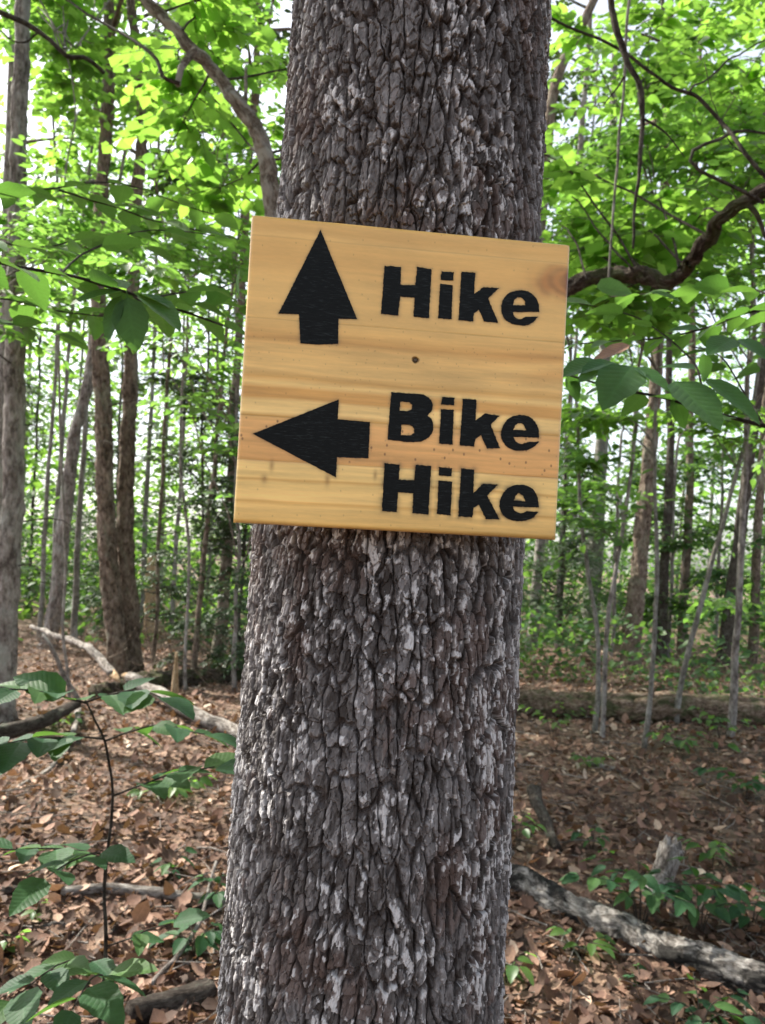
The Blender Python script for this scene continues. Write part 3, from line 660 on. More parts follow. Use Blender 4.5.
tree('tree', 'brown trunk rising at the right edge of the woods', 'tree', [([(752, 662), (757, 540), (764, 420)], 12)], M['bark_brown'], 13, GL, hi, 12, .2, 3)
tree('tree', 'faint trunk close against the right flank of the signed tree', 'tree', [([(532, 650), (540, 540), (549, 420)], 14)], M['bark_grey'], 13, GL, hin, 10, .2, 6)
tree('tree', 'thin far trunk second from the right flank of the signed tree', 'tree', [([(558, 640), (564, 520), (571, 420)], 6)], M['bark_pale'], 13, GL, hin, 8, .2, 4)
tree('tree', 'bent brown trunk showing behind the right flank of the signed tree, above the sign', 'tree', [([(505, 700), (528, 420), (546, 150), (560, 70), (598, -10)], 17)], M['bark_brown'], 9, GL, None, 12, .2, 2)
root = thing('tree', 'unseen grey tree added left of the signed tree, its crown shading the trunk', 'tree'); lv = []  # out-of-frame tree added to keep direct sun off the signed trunk
c = curve([np.array([-3.3, 1.7, -.2]), np.array([-3.25, 1.7, 2.5]), np.array([-3.1, 1.8, 5]), np.array([-2.9, 1.9, 8.5])], 40); mb = MB(); mb.tube(c, np.linspace(.16, .05, 40), 14, .1, 9, 5, flare=.35); mb.build('trunk', M['bark_grey'], root)
for k in range(20):
    z = 4.1 + 4.2 * k / 19; p = resample(c, z); a_ = k * 2.4; L_ = 1.9 * (.8 + .4 * rng.random())
    mb = MB(); grow_branch(mb, lv, p, p + np.array([math.cos(a_) * L_ + .3, math.sin(a_) * L_, .3]), .03, 'small', 20, 10, .17, .75, .2, sub=False); mb.build('limb', M['bark_grey'], root)
leaves('crown', ML, lv, root)
# far poles, seen only as slivers between the leaves
for side_, lab, xs_ in (('L', 'distant thin pole among many in the bright woods left of the sign', (14, 66, 160, 205)), ('R', 'distant thin pole among many in the green woods right of the sign', (545, 618, 674, 706, 758))):
    for x in xs_:
        y = 545 + 33 * x / 765 + rng.uniform(38, 58)
        tree('tree', lab, 'tree', [([(x, y), (x + rng.uniform(4, 14), y - 150), (x + rng.uniform(12, 24), y - 300)], rng.uniform(3, 6.5))], M['bark_pale' if rng.random() < .7 else 'bark_grey'], 15, 'far poles ' + ('left' if side_ == 'L' else 'right') + ' of the sign', (4, 8.0, 2.2, .24, 'small', ML), 7, .1, 0)

# ------------------------------------------------------------------ leafy understory
def leafy(root, c, targets, r, tpl, nsp, nlf, size, slen, material, bark, name='foliage', **kw):
    """limbs from stem curve c to world targets, with leaves"""
    lv = []
    for p1 in targets:
        L_ = np.linalg.norm(p1[:2] - resample(c, p1[2])[:2]); p0 = resample(c, max(.5, p1[2] - .35 * L_ - .1))
        mb = MB(); grow_branch(mb, lv, p0, p1, r, tpl, nsp, nlf, size, slen, **kw); mb.build('limb', bark, root)
    leaves(name, material, lv, root)
def scatter(n, x0, x1, y0, y1, d0, d1):
    return [at(rng.uniform(x0, x1), rng.uniform(y0, y1), rng.uniform(d0, d1)) for _ in range(n)]
def sapling(label, pxs, w, bark, H, targets, size, material, tpl='small', nsp=9, nlf=9, slen=.42, group='leafy saplings in the woods', **kw):
    root, cs = tree('sapling', label, 'sapling', [(pxs, w)], bark, H, group, None, 8, .15, 0, .03)
    leafy(root, cs[0][0], targets, .009, tpl, nsp, nlf, size, slen, material, bark, **kw)
    return root
BP, BG, BD, BB = M['bark_pale'], M['bark_grey'], M['bark_dark'], M['bark_brown']
sapling('pale sapling leaning strongly right across the darker trunks', [(678, 724), (690, 650), (706, 590), (728, 500), (750, 420), (775, 300)], 7, BP, 6, scatter(13, 560, 800, -60, 230, 5.5, 8) + scatter(3, 660, 800, 370, 440, 7, 9), .12, MB_, 'mid', 15, 10, .55)
sapling('straight slender pale sapling standing before the thickest trunk', [(645, 752), (650, 640), (655, 540), (656, 430), (662, 250)], 6, BP, 6, scatter(13, 545, 790, -50, 260, 4.8, 7) + scatter(2, 560, 640, 380, 430, 6, 8), .12, MB_, 'mid', 15, 10, .55)
sapling('wavy thin sapling with pale bark, nearest to the sign', [(595, 732), (598, 640), (590, 560), (578, 480), (574, 380)], 6, BP, 5.5, scatter(9, 545, 700, 90, 330, 5.5, 8.5) + scatter(3, 535, 620, 400, 520, 6.5, 9.5), .11, ML, 'mid', 13, 10, .5)
sapling('thin sapling curving up to the right between two trunks', [(604, 740), (606, 640), (618, 540), (634, 430), (646, 300)], 6, BG, 5.5, scatter(8, 560, 780, 60, 330, 5.5, 8) + scatter(2, 540, 610, 440, 640, 6.5, 9), .105, ML, 'mid', 13, 10, .5)
sapling('speckled grey sapling right of the leaning pale one', [(733, 738), (738, 620), (745, 520), (750, 420), (757, 300)], 9, BG, 6.5, scatter(9, 640, 820, 30, 330, 5, 7.5) + scatter(3, 700, 800, 420, 640, 7, 10), .115, ML, 'mid', 13, 10, .5)
for k, (x, lab) in enumerate(((556, 'low leafy bush close to the right flank of the signed tree'), (612, 'low leafy bush below the pale veiled trunk'), (668, 'low leafy bush between the dark trunks right of the sign'), (716, 'low leafy bush left of the mossy dark trunk'), (770, 'low leafy bush at the right edge of the woods'))):
    y = 636 + 6 * (k % 3)
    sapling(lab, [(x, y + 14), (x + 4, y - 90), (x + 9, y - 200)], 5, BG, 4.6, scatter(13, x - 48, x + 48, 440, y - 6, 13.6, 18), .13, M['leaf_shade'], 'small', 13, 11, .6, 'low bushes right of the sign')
# left side
sapling('young maple with bright leaves behind the straight grey trunk', [(66, 700), (64, 560), (58, 400), (62, 200)], 4, BG, 6.5, scatter(5, -30, 90, -50, 120, 7.5, 9) + scatter(9, -40, 200, -50, 230, 10.5, 13), .115, MB_, 'maple', 13, 10, .5)
sapling('young maple with layered leaves between the twin trunks and the sign', [(184, 690), (188, 560), (180, 400), (190, 200)], 4, BG, 6.5, scatter(11, 130, 300, -50, 200, 5.5, 8.5) + scatter(10, 60, 300, -50, 260, 10.5, 13), .115, MB_, 'mid', 13, 10, .5)
sapling('understory beech holding flat leaf layers at sign height', [(-60, 735), (-50, 560), (-40, 400), (-40, 250)], 6, BG, 4.2, scatter(8, 0, 230, 190, 335, 4.5, 7), .10, ML, 'mid', 15, 11, .5, droop=.1, flat=.25)
sapling('understory beech behind the dark trunk, left of the sign', [(236, 690), (238, 560), (236, 400), (236, 250)], 6, BG, 4.2, scatter(7, 90, 240, 190, 345, 4, 6.5), .10, ML, 'mid', 15, 11, .5, droop=.1, flat=.25)
for k, (x, d_, lab) in enumerate(((112, 13, 'hemlock with thin dark sprays behind the twin-stemmed tree'), (196, 10, 'hemlock with drooping dark sprays in the gap left of the sign'), (240, 9, 'hemlock with dense dark sprays against the left flank of the signed tree'), (30, 16, 'hazy hemlock behind the leaning grey trunk'), (560, 12, 'dark hemlock behind the leaves right of the signed tree'))):
    y = 560 + 800 * 1.5 / d_ - 14 + 33 * (x - 382) / 765
    sapling(lab, [(x, y), (x + 5, y - 130), (x + 10, y - 260)], 4, BD, 7, scatter(28 if x != 240 else 32, x - 48, x + 44, 345 if x < 500 else 420, y + 4, d_ - 1, d_ + 1.2), .05, MN, 'small', 20, 18, .36, 'hemlocks in the woods', droop=.35, flat=.3, sag=.02)

# the crooked tree behind the signed one: two arching limbs and hanging dead branches
root = thing('crooked_tree', 'crooked tree half hidden behind the signed one, its limbs arching out on both sides', 'tree')
mb = MB(); D0 = 4.4
b0 = at(392, 640, D0); b0[2] = gz(b0[0], b0[1]) - .1
tk = curve([b0, at(396, 520, D0), at(400, 430, D0), at(392, 350, D0)], 20); mb.tube(tk, np.linspace(.13, .095, 20), 14, .1, 3, 5, flare=.4)
mb.build('trunk', BB, root)
def limb(pl, w0, w1, material, name, sides=12, rough=.10, n=30, amp=.012, extra=(), disp=None):
    pts = np.array([at(*p) for p in pl]); c = wob(curve(pts, n), amp, int(rng.integers(1e5)), 3); dm = pts[:, 1].mean()
    c = wob(c, amp * .22, int(rng.integers(1e5)), 13)
    m_ = MB(); m_.tube(c, np.linspace(w0 / 2 * dm / FPX, w1 / 2 * dm / FPX, n), sides, rough, int(rng.integers(1e5)), 9, disp=disp)
    for e_ in extra:
        q = np.array([at(*p) for p in e_[0]]); q = wob(curve(q, 14), .02, int(rng.integers(1e5)), 5); dq = q[:, 1].mean()
        x_ = MB(); x_.tube(q, np.linspace(e_[1] / 2 * dq / FPX, e_[2] / 2 * dq / FPX, 14), 6, .14, 3, 9); x_.build('twig', BD if e_[1] < 5 else material, root)
    return m_.build(name, material, root), c
_, cL = limb([(394, 385, D0), (340, 330, D0), (292, 268, D0 - .1), (271, 200, D0 - .2), (262, 150, D0 - .2), (238, 103, D0 - .2), (205, 58, D0 - .1), (168, 20, D0), (120, -20, D0 + .1)], 21, 10, M['bark_mottled'], 'limb', rough=.20, amp=.025, n=130, sides=26, disp=(.03, .06, .007),
     extra=[([(196, 50, D0 - .2), (186, 62, D0 - .25), (183, 84, D0 - .3)], 10, 6), ([(183, 80, D0 - .3), (160, 74, D0 - .3), (148, 50, D0 - .2), (110, 28, D0), (50, -10, D0 + .3)], 4.5, 2.5), ([(248, 118, D0 - .2), (246, 96, D0 - .2), (244, 66, D0 - .2)], 6, 2.5), ([(265, 165, D0 - .2), (210, 98, D0 + .5), (150, 60, D0 + .8)], 2, 1)])
_, cR = limb([(398, 372, D0), (470, 335, D0), (560, 290, D0 + .1), (600, 276, D0 + .1), (640, 274, D0), (672, 277, D0 - .1), (692, 256, D0 - .3), (722, 222, D0 - .5), (768, 192, D0 - .7), (840, 165, D0 - .9)], 20, 11, M['bark_moss'], 'limb', rough=.26, amp=.035, n=150, sides=30, disp=(.03, .06, .010),
     extra=[([(765, 200, D0 - .7), (738, 186, D0 - .8), (708, 170, D0 - .8), (692, 154, D0 - .8), (712, 138, D0 - .8), (742, 131, D0 - .7), (790, 128, D0 - .6)], 4.2, 3), ([(745, 206, D0 - .7), (756, 220, D0 - .7), (770, 240, D0 - .7)], 7, 4), ([(640, 274, D0), (625, 255, D0), (600, 228, D0 + .1), (572, 196, D0 + .2)], 3, 1.5), ([(590, 280, D0), (576, 240, D0 + .2), (560, 225, D0 + .3)], 2.5, 1.2)])
lv = []
for k in range(9):
    mb = MB(); i = rng.integers(52, 120); p0 = cL[i]; grow_branch(mb, lv, p0, p0 + rng.normal(0, .35, 3) + np.array([-.1, .9, .3]), .008, 'maple', 9, 8, .105, .4); mb.build('twig', BD, root); mb = MB()
    i = rng.integers(50, 140); p0 = cR[i]; grow_branch(mb, lv, p0, p0 + rng.normal(0, .4, 3) + np.array([.05, 1.1, .45]), .008, 'maple', 10, 8, .11, .4); mb.build('twig', BD, root)
leaves('crown', MB_, lv, root)

root = thing('dead_branch', 'dark dead branch hanging down at the top right of the sign', 'branch')
limb([(596, -70, 2.9), (606, -20, 2.9), (613, 25, 2.9), (624, 62, 2.9), (637, 86, 2.9), (641, 125, 2.9), (641, 165, 2.9), (637, 205, 2.9), (632, 250, 2.9)], 8, 2.4, BD, 'stem', 9, .2, 40, .014,
     extra=[([(640, 122, 2.9), (655, 132, 2.9), (668, 143, 2.9), (682, 160, 2.9)], 3, 1.2), ([(622, 78, 2.9), (612, 95, 2.95), (602, 108, 3)], 2.5, 1)])
root = thing('dead_branch', 'long thin twig running diagonally down across the leaves at top right', 'branch')
limb([(540, 10, 3.3), (590, 35, 3.3), (632, 58, 3.3), (668, 83, 3.3), (700, 97, 3.3), (722, 122, 3.3), (745, 152, 3.2), (790, 205, 3.2)], 2.6, 4.5, BD, 'stem', 7, .1, 36, .014, extra=[([(690, 92, 3.3), (705, 76, 3.4), (735, 55, 3.5), (775, 30, 3.6)], 2.4, 1.4), ([(745, 152, 3.2), (728, 140, 3.2), (715, 118, 3.2), (700, 60, 3.2)], 1.5, .8)])
root = thing('hanging_vine', 'pale bare vine dangling straight down right of the big trunk', 'vine')
limb([(632, -40, 3.6), (629, 20, 3.6), (625, 90, 3.6), (618, 160, 3.6), (612, 225, 3.6), (607, 290, 3.6)], 3.4, 2.4, BP, 'stem', 6, .1, 30, .008)
root = thing('dead_branch', 'dark limb slanting down from the top left corner towards the twin trunks', 'branch')
limb([(-30, 2, 5.4), (10, 15, 5.4), (40, 31, 5.4), (66, 55, 5.4), (90, 62, 5.5), (104, 75, 5.6)], 6, 4, BD, 'stem', 8, .14, 24, .02, extra=[([(40, 31, 5.4), (20, 40, 5.4), (0, 30, 5.4)], 2.2, 1.5)])

# ------------------------------------------------------------------ beech branches close to the camera
def twig(mb, lv, pl, w0, w1, nleaf, size, tpl='ovate', start=.1, end=1.0, updown=0.0, flat=.22, mean_n=(0, 0, 1.0), n=26, droop=.25, amp=.004):
    pts = np.array([at(*p) for p in pl]); c = wob(curve(pts, n), amp, int(rng.integers(1e5)), 6); dm = pts[:, 1].mean()
    mb = MB(); mb.tube(c, np.linspace(w0 / 2 * dm / FPX, w1 / 2 * dm / FPX, n), 7, .12, 4, 30); mb.build('twig', BD, root)
    if nleaf <= 0: return c
    u = np.linspace(start, end, nleaf) * (n - 1.001); i = u.astype(int); f = (u - i)[:, None]; P = c[i] * (1 - f) + c[i + 1] * f
    T = nrm(c[i + 1] - c[i]); sd = nrm(np.cross(T, [0, 0, 1.0])) * np.where(np.arange(nleaf) % 2, 1, -1)[:, None]
    Dv = nrm(T * .65 + sd * .8 + rng.normal(0, .15, T.shape)); Dv[-1] = T[-1]; Dv[:, 2] -= droop * rng.random(nleaf)
    Nn = np.array(mean_n) + rng.normal(0, flat, T.shape)
    lv.append(leaf_arrays(tpl, P, Dv, Nn, size * (.75 + .45 * rng.random(nleaf)), .08 + .22 * rng.random(nleaf), None, .9 + .35 * rng.random(nleaf)))
    return c
def hero(lv, a, b, d0, d1, w=1.0, rnd=.4, up=(0, -.35, 1.0), bend=.12):
    p, q = at(a[0], a[1], d0), at(b[0], b[1], d1); L_ = np.linalg.norm(q - p)
    lv.append(leaf_arrays('ovate', p[None], (q - p)[None], np.array(up)[None], [L_], [bend], np.array([rnd]), [w]))
root = thing('beech_branch', 'beech branch with broad toothed leaves reaching in left of the sign', 'branch')
mb, lv = MB(), []
mb.tube(curve([np.array([-1.25, 1.25, gz(-1.25, 1.25) - .1]), np.array([-1.2, 1.3, .9]), np.array([-1.12, 1.32, 1.7]), np.array([-.98, 1.35, 1.98]), at(-70, 252, 1.38)], 24), np.linspace(.014, .004, 24), 8, .1, 2, 10)
twig(mb, lv, [(-70, 252, 1.38), (0, 264, 1.42), (60, 274, 1.46), (125, 292, 1.5), (180, 312, 1.55), (246, 335, 1.6)], 4, 2.2, 13, .092, start=.12)
twig(mb, lv, [(60, 274, 1.46), (90, 250, 1.65), (150, 232, 1.9), (215, 236, 2.1)], 2.2, 1.2, 9, .085, start=.3)
twig(mb, lv, [(125, 292, 1.5), (150, 300, 1.7), (200, 302, 1.9), (240, 300, 2.1)], 2, 1.2, 8, .085, start=.3)
twig(mb, lv, [(-40, 300, 1.5), (10, 300, 1.6), (60, 312, 1.75), (110, 318, 1.85)], 2, 1.2, 8, .085, start=.2)
twig(mb, lv, [(-60, 200, 1.7), (0, 192, 1.8), (50, 188, 1.95), (110, 182, 2.1), (160, 196, 2.25), (215, 215, 2.4)], 2.2, 1.2, 14, .085, start=.1)
twig(mb, lv, [(-60, 235, 1.6), (-10, 240, 1.65), (40, 246, 1.75), (90, 240, 1.85), (140, 246, 1.95)], 2.2, 1.2, 12, .09, start=.1)
twig(mb, lv, [(-60, 330, 1.5), (-20, 322, 1.55), (20, 325, 1.6), (60, 335, 1.7)], 2, 1.2, 7, .085, start=.2)
twig(mb, lv, [(150, 300, 1.55), (185, 290, 1.7), (225, 285, 1.85), (260, 270, 2)], 2, 1.2, 8, .09, start=.2)
twig(mb, lv, [(60, 190, 2.0), (110, 205, 2.1), (160, 222, 2.2), (240, 240, 2.3)], 2, 1.2, 12, .095, start=.1)
hero(lv, (126, 291), (68, 298), 1.5, 1.44, .95, .35, (0, -.5, 1)); hero(lv, (127, 294), (136, 352), 1.49, 1.50, 1.15, .1, (.1, -1, .15), .05); hero(lv, (122, 293), (105, 342), 1.5, 1.5, .8, .2, (-.3, -1, .2), .05)
hero(lv, (138, 292), (182, 322), 1.5, 1.42, .75, .5, (.2, -.5, 1)); hero(lv, (130, 290), (70, 270), 1.5, 1.56, 1, .5, (0, -.3, 1)); hero(lv, (240, 300), (236, 270), 1.75, 1.7, .9, .4, (-.6, -.6, .3))
mb.build('stem', BD, root); leaves('foliage', M['leaf_near'], lv, root)
root = thing('beech_branch', 'beech branch with large bluish green drooping leaves right of the sign', 'branch')
mb, lv = MB(), []
mb.tube(curve([np.array([1.35, 1.35, gz(1.35, 1.35) - .1]), np.array([1.3, 1.4, .9]), np.array([1.2, 1.5, 1.5]), at(850, 450, 1.5)], 20), np.linspace(.014, .005, 20), 8, .1, 2, 10)
twig(mb, lv, [(850, 450, 1.5), (765, 425, 1.52), (705, 408, 1.55), (660, 396, 1.58), (610, 385, 1.62), (560, 372, 1.66)], 4.5, 2, 7, .08, start=.3)
twig(mb, lv, [(850, 450, 1.5), (820, 350, 1.6), (765, 312, 1.75), (710, 326, 1.85), (650, 338, 1.95), (580, 345, 2.05)], 3.5, 1.6, 15, .085, start=.35)
twig(mb, lv, [(705, 408, 1.55), (690, 360, 1.75), (640, 320, 1.9), (580, 305, 2.0)], 2.2, 1.2, 10, .085, start=.25)
twig(mb, lv, [(820, 350, 1.6), (760, 290, 1.85), (690, 292, 2.1), (610, 298, 2.3)], 2.2, 1.2, 13, .085, start=.2)
twig(mb, lv, [(765, 425, 1.52), (740, 385, 1.7), (720, 355, 1.8), (690, 345, 1.95)], 2.2, 1.2, 7, .08, start=.3)
U = (0, -.75, 1)
hero(lv, (672, 379), (724, 422), 1.52, 1.42, 1.15, .55, U); hero(lv, (702, 377), (764, 417), 1.55, 1.46, .7, .5, U); hero(lv, (632, 366), (674, 388), 1.55, 1.48, .7, .5, U); hero(lv, (633, 364), (604, 402), 1.56, 1.47, 1.1, .2, U)
hero(lv, (605, 362), (561, 371), 1.6, 1.55, 1, .3, U); hero(lv, (614, 361), (580, 376), 1.6, 1.53, .8, .5, U); hero(lv, (675, 392), (685, 430), 1.56, 1.58, .8, .05, (-.4, -1, .1)); hero(lv, (704, 352), (706, 382), 1.6, 1.6, 1.0, .1, (.3, -1, .1))
hero(lv, (735, 338), (708, 350), 1.6, 1.56, 1.3, .2, U); hero(lv, (737, 338), (770, 356), 1.6, 1.54, 1.0, .1, U); hero(lv, (567, 372), (580, 402), 1.66, 1.68, .9, .05, (0, -1, .2)); hero(lv, (594, 286), (634, 290), 1.9, 1.9, 1.1, .8, (0, -.9, .4)); hero(lv, (648, 292), (682, 298), 1.8, 1.76, .7, .7, U)
mb.build('stem', BD, root); leaves('foliage', M['leaf_near'], lv, root)
t_ = MB(); lv = []; hero(lv, (632, 344), (592, 360), 1.85, 1.82, .55, .62, (.2, -.8, .8), .05)
o = leaves('hanging_leaf', M['leaf_dead'], lv); tag(o, 'dry pinkish brown leaf caught among the green ones right of the sign', 'leaf')

# ------------------------------------------------------------------ logs, stump, sticks
def log(name, label, cat, pl, w0, w1, material, rough=.12, sides=18, n=60, lift=.6, ends=None, group=None, amp=.02, extra=(), disp=None):
    """pl: pixels on the ground along the log; widths in pixels"""
    g_ = [hit(*p[:2]) for p in pl]; r = np.array([(w0 + (w1 - w0) * k / (len(pl) - 1)) / 2 * g_[k][1] / FPX for k in range(len(pl))])
    pts = np.array([[p[0], p[1], gz(p[0], p[1]) + r[k] * lift + (pl[k][2] if len(pl[k]) > 2 else 0)] for k, p in enumerate(g_)])
    c = wob(curve(pts, n), amp, int(rng.integers(1e5)), 2.5); rr = np.interp(np.linspace(0, 1, n), np.linspace(0, 1, len(r)), r)
    root = thing(name, label, cat, group=group); m_ = MB(); m_.tube(c, rr, sides, rough, int(rng.integers(1e5)), 7, disp=disp)
    for (i_, v_, L_, w_) in extra:
        q = curve([c[i_], c[i_] + nrm(np.array(v_)) * L_ * .5, c[i_] + nrm(np.array(v_)) * L_ + np.array([.03, 0, .02])], 8); x_ = MB(); x_.tube(q, np.linspace(w_, w_ * .5, 8), 7, .12, 2, 9); x_.build('knob' if w_ > .01 else 'fork', material, root)
    m_.build('trunk', material, root)
    if ends:
        e_ = MB(); v = nrm(c[0] - c[2]); e_.tube(np.array([c[0] - v * .02, c[0] + v * .10, c[0] + v * .16]), [rr[0] * .9, rr[0] * .55, .004], 9, .35, 8, 30); e_.build('broken_end', ends, root)
    return root
log('fallen_log', 'grey fallen log with black patches lying behind the foot of the signed tree', 'log', [(455, 866), (512, 886), (570, 915), (640, 948), (700, 975), (770, 1000), (860, 1035)], 25, 35, M['bark_log'], .17, 44, 330, .55, amp=.026, disp=(.045, .11, .010), extra=[(40, (.2, -.4, .7), .12, .02)])
log('fallen_log', 'long rotten log lying across the woods behind the saplings on the right', 'log', [(500, 716), (560, 718), (640, 722), (720, 722), (850, 730)], 24, 22, M['wood_rot'], .16, 30, 220, 1.0, disp=(.08, .3, .03))
log('fallen_log', 'second rotten log lying just behind the long one on the right', 'log', [(520, 703), (600, 704), (700, 706), (800, 712)], 12, 14, M['wood_rot'], .14, 12, 40, .8)
log('fallen_log', 'mossy dark log lying behind the pale branch, left of the signed tree', 'log', [(96, 700), (140, 690), (190, 684), (270, 680)], 22, 18, M['bark_moss'], .18, 26, 110, .5, disp=(.07, .2, .025))
log('fallen_branch', 'pale barkless branch with a splintered end curving along the ground left of the signed tree', 'branch', [(128, 694, .14), (150, 702, .10), (175, 716, .06), (210, 730, .02), (262, 752, 0)], 11, 15, M['bark_dead'], .08, 12, 40, .6, M['wood_fresh'])
log('fallen_branch', 'bleached forked branch propped behind the splintered one, at left', 'branch', [(112, 700, .22), (92, 690, .34), (70, 680, .42), (48, 670, .40), (30, 664, .46)], 9, 4, M['bark_dead'], .10, 10, 40, .6, M['wood_fresh'])
log('stick', 'crooked stick leaning up from the ground before the twin-stemmed tree', 'stick', [(78, 706, .0), (60, 706, .25), (48, 706, .5), (40, 705, .62)], 6, 3, BG, .1, 7, 20, .8)
log('stick', 'dark root-like branch at the left edge below the grey trunk', 'branch', [(-40, 760, .1), (0, 752, .1), (40, 742, .12), (75, 722, .12)], 22, 9, BD, .16, 10, 30, .6)
log('stick', 'pale stick curving down under the dark branch at the left edge', 'stick', [(78, 716, .05), (72, 740, .05), (55, 770, .0), (8, 792, .0)], 6, 4, M['bark_dead'], .1, 7, 24, .9)
log('stick', 'grey stick lying across the litter behind the foreground sapling', 'stick', [(60, 893), (100, 892), (140, 898), (205, 904), (240, 908)], 9, 11, M['bark_dead'], .14, 9, 30, .8)
log('stick', 'short broken stick lying left of the foreground sapling', 'stick', [(0, 892), (30, 889), (52, 890)], 9, 8, BD, .15, 8, 16, .8)
log('stick', 'bowed pale stick below the grey one at lower left', 'stick', [(46, 926), (66, 922), (80, 936), (104, 934), (122, 926)], 6, 4, M['bark_dead'], .14, 7, 24, .9)
log('stick', 'forked stick slanting up beside the foot of the signed tree', 'stick', [(150, 992, .0), (180, 962, .03), (200, 925, .06), (214, 888, .10)], 5, 3, BG, .1, 7, 24, .9, extra=[(12, (.5, .2, .3), .2, .004)])
log('stick', 'thick dark stick in the bottom left beside the signed tree', 'stick', [(130, 1024), (170, 1010), (215, 996)], 22, 24, BD, .16, 9, 20, .5)
log('stick', 'dark decayed stick standing against the litter right of the signed tree', 'stick', [(534, 806, .05), (544, 826, .03), (560, 852, .0)], 13, 10, BD, .2, 9, 20, .8)
log('stick', 'thin grey stick lying on the litter under the right saplings', 'stick', [(590, 768), (625, 773), (655, 781)], 4, 3, BG, .1, 6, 16, .9)
# broken stump
root = thing('tree_stump', 'small grey broken stump standing in the leaf litter behind the log', 'stump')
p = hit(655, 902); m_ = MB(); cc = curve([p - np.array([0, 0, .08]), p + np.array([.01, 0, .05]), p + np.array([.05, .02, .14]), p + np.array([.085, .03, .25])], 14)
m_.tube(cc, np.linspace(.065, .05, 14), 16, .18, 9, 12); m_.build('trunk', M['bark_dead'], root)
m_ = None
for k in range(7):
    a_ = k * .9; q = cc[-1] + np.array([math.cos(a_), math.sin(a_), 0]) * .032; m_ = MB(); m_.tube(np.array([q - [0, 0, .05], q + [0, 0, .01], q + np.array([.008, 0, .02 + .035 * rng.random()])]), [.022, .016, .003], 6, .2, k, 20); m_.build('splinter', M['bark_dead'], root)

root = thing('snag', 'short reddish broken snag far back in the bright gap right of the twin trunks', 'snag')
pts, d = stem_pts([(149, 640), (151, 600), (153, 556)]); m_ = MB(); m_.tube(curve(pts, 14), np.linspace(.13, .09, 14), 10, .2, 5, 8); m_.build('trunk', M['wood_fresh'], root)
root = thing('snag', 'splintered pale stub rising from the litter left of the signed tree', 'snag')
pts, d = stem_pts([(174, 706), (175, 680), (177, 652)]); m_ = MB(); m_.tube(curve(pts, 14), np.linspace(.06, .012, 14), 10, .25, 5, 14); m_.build('trunk', M['wood_fresh'], root)

# ------------------------------------------------------------------ foreground sapling and seedlings
root = thing('sapling', 'leafy sapling with a thin dark stem in the lower left foreground', 'sapling')
mb, lv = MB(), []
g0 = np.array([-.60, 1.72, gz(-.6, 1.72) - .05])
sp = curve([g0, g0 * .5 + at(105, 960, 1.72) * .5 + [.01, 0, 0], at(105, 960, 1.72), at(104, 900, 1.72), at(107, 858, 1.72), at(113, 800, 1.72), at(110, 765, 1.72), at(103, 735, 1.72), at(85, 700, 1.72)], 44)
mb.tube(wob(sp, .003, 3, 9), np.linspace(.0046, .002, 44), 8, .12, 5, 30)
SL = .100
twig(mb, lv, [(86, 702, 1.72), (60, 695, 1.66), (25, 690, 1.6), (-20, 692, 1.55)], 2.4, 1.2, 10, SL, start=.15, droop=.12)
twig(mb, lv, [(86, 702, 1.72), (110, 694, 1.74), (140, 690, 1.72), (160, 697, 1.68)], 2.4, 1.2, 7, SL, start=.2, droop=.12)
twig(mb, lv, [(103, 738, 1.72), (70, 735, 1.7), (30, 738, 1.62), (-15, 748, 1.58)], 2.2, 1.2, 10, SL, start=.2, droop=.15)
twig(mb, lv, [(104, 742, 1.72), (130, 732, 1.8), (160, 726, 1.84), (205, 735, 1.8)], 2.2, 1.2, 8, SL, start=.25, droop=.15)
twig(mb, lv, [(112, 795, 1.72), (140, 786, 1.7), (175, 775, 1.7), (215, 768, 1.66)], 2.4, 1.2, 8, SL, start=.25, droop=.15)
twig(mb, lv, [(106, 858, 1.72), (80, 850, 1.7), (45, 848, 1.62), (0, 850, 1.55)], 2.4, 1.2, 9, SL, start=.15, droop=.15)
twig(mb, lv, [(106, 858, 1.72), (95, 852, 1.6), (70, 862, 1.48), (45, 880, 1.4)], 2, 1.2, 6, SL * .9, start=.25, droop=.15)
twig(mb, lv, [(104, 945, 1.72), (130, 938, 1.7), (150, 930, 1.68), (172, 924, 1.66)], 2, 1.2, 4, SL * .8, start=.3, droop=.15)
twig(mb, lv, [(105, 965, 1.72), (75, 960, 1.62), (50, 972, 1.5), (15, 1002, 1.42)], 2, 1.2, 8, SL * .95, start=.15, droop=.15)
twig(mb, lv, [(105, 985, 1.7), (100, 975, 1.55), (90, 985, 1.4), (75, 1010, 1.32)], 2, 1.2, 7, SL * .95, start=.2, droop=.15)
mb.build('stem', BD, root); leaves('foliage', M['leaf_ground'], lv, root)
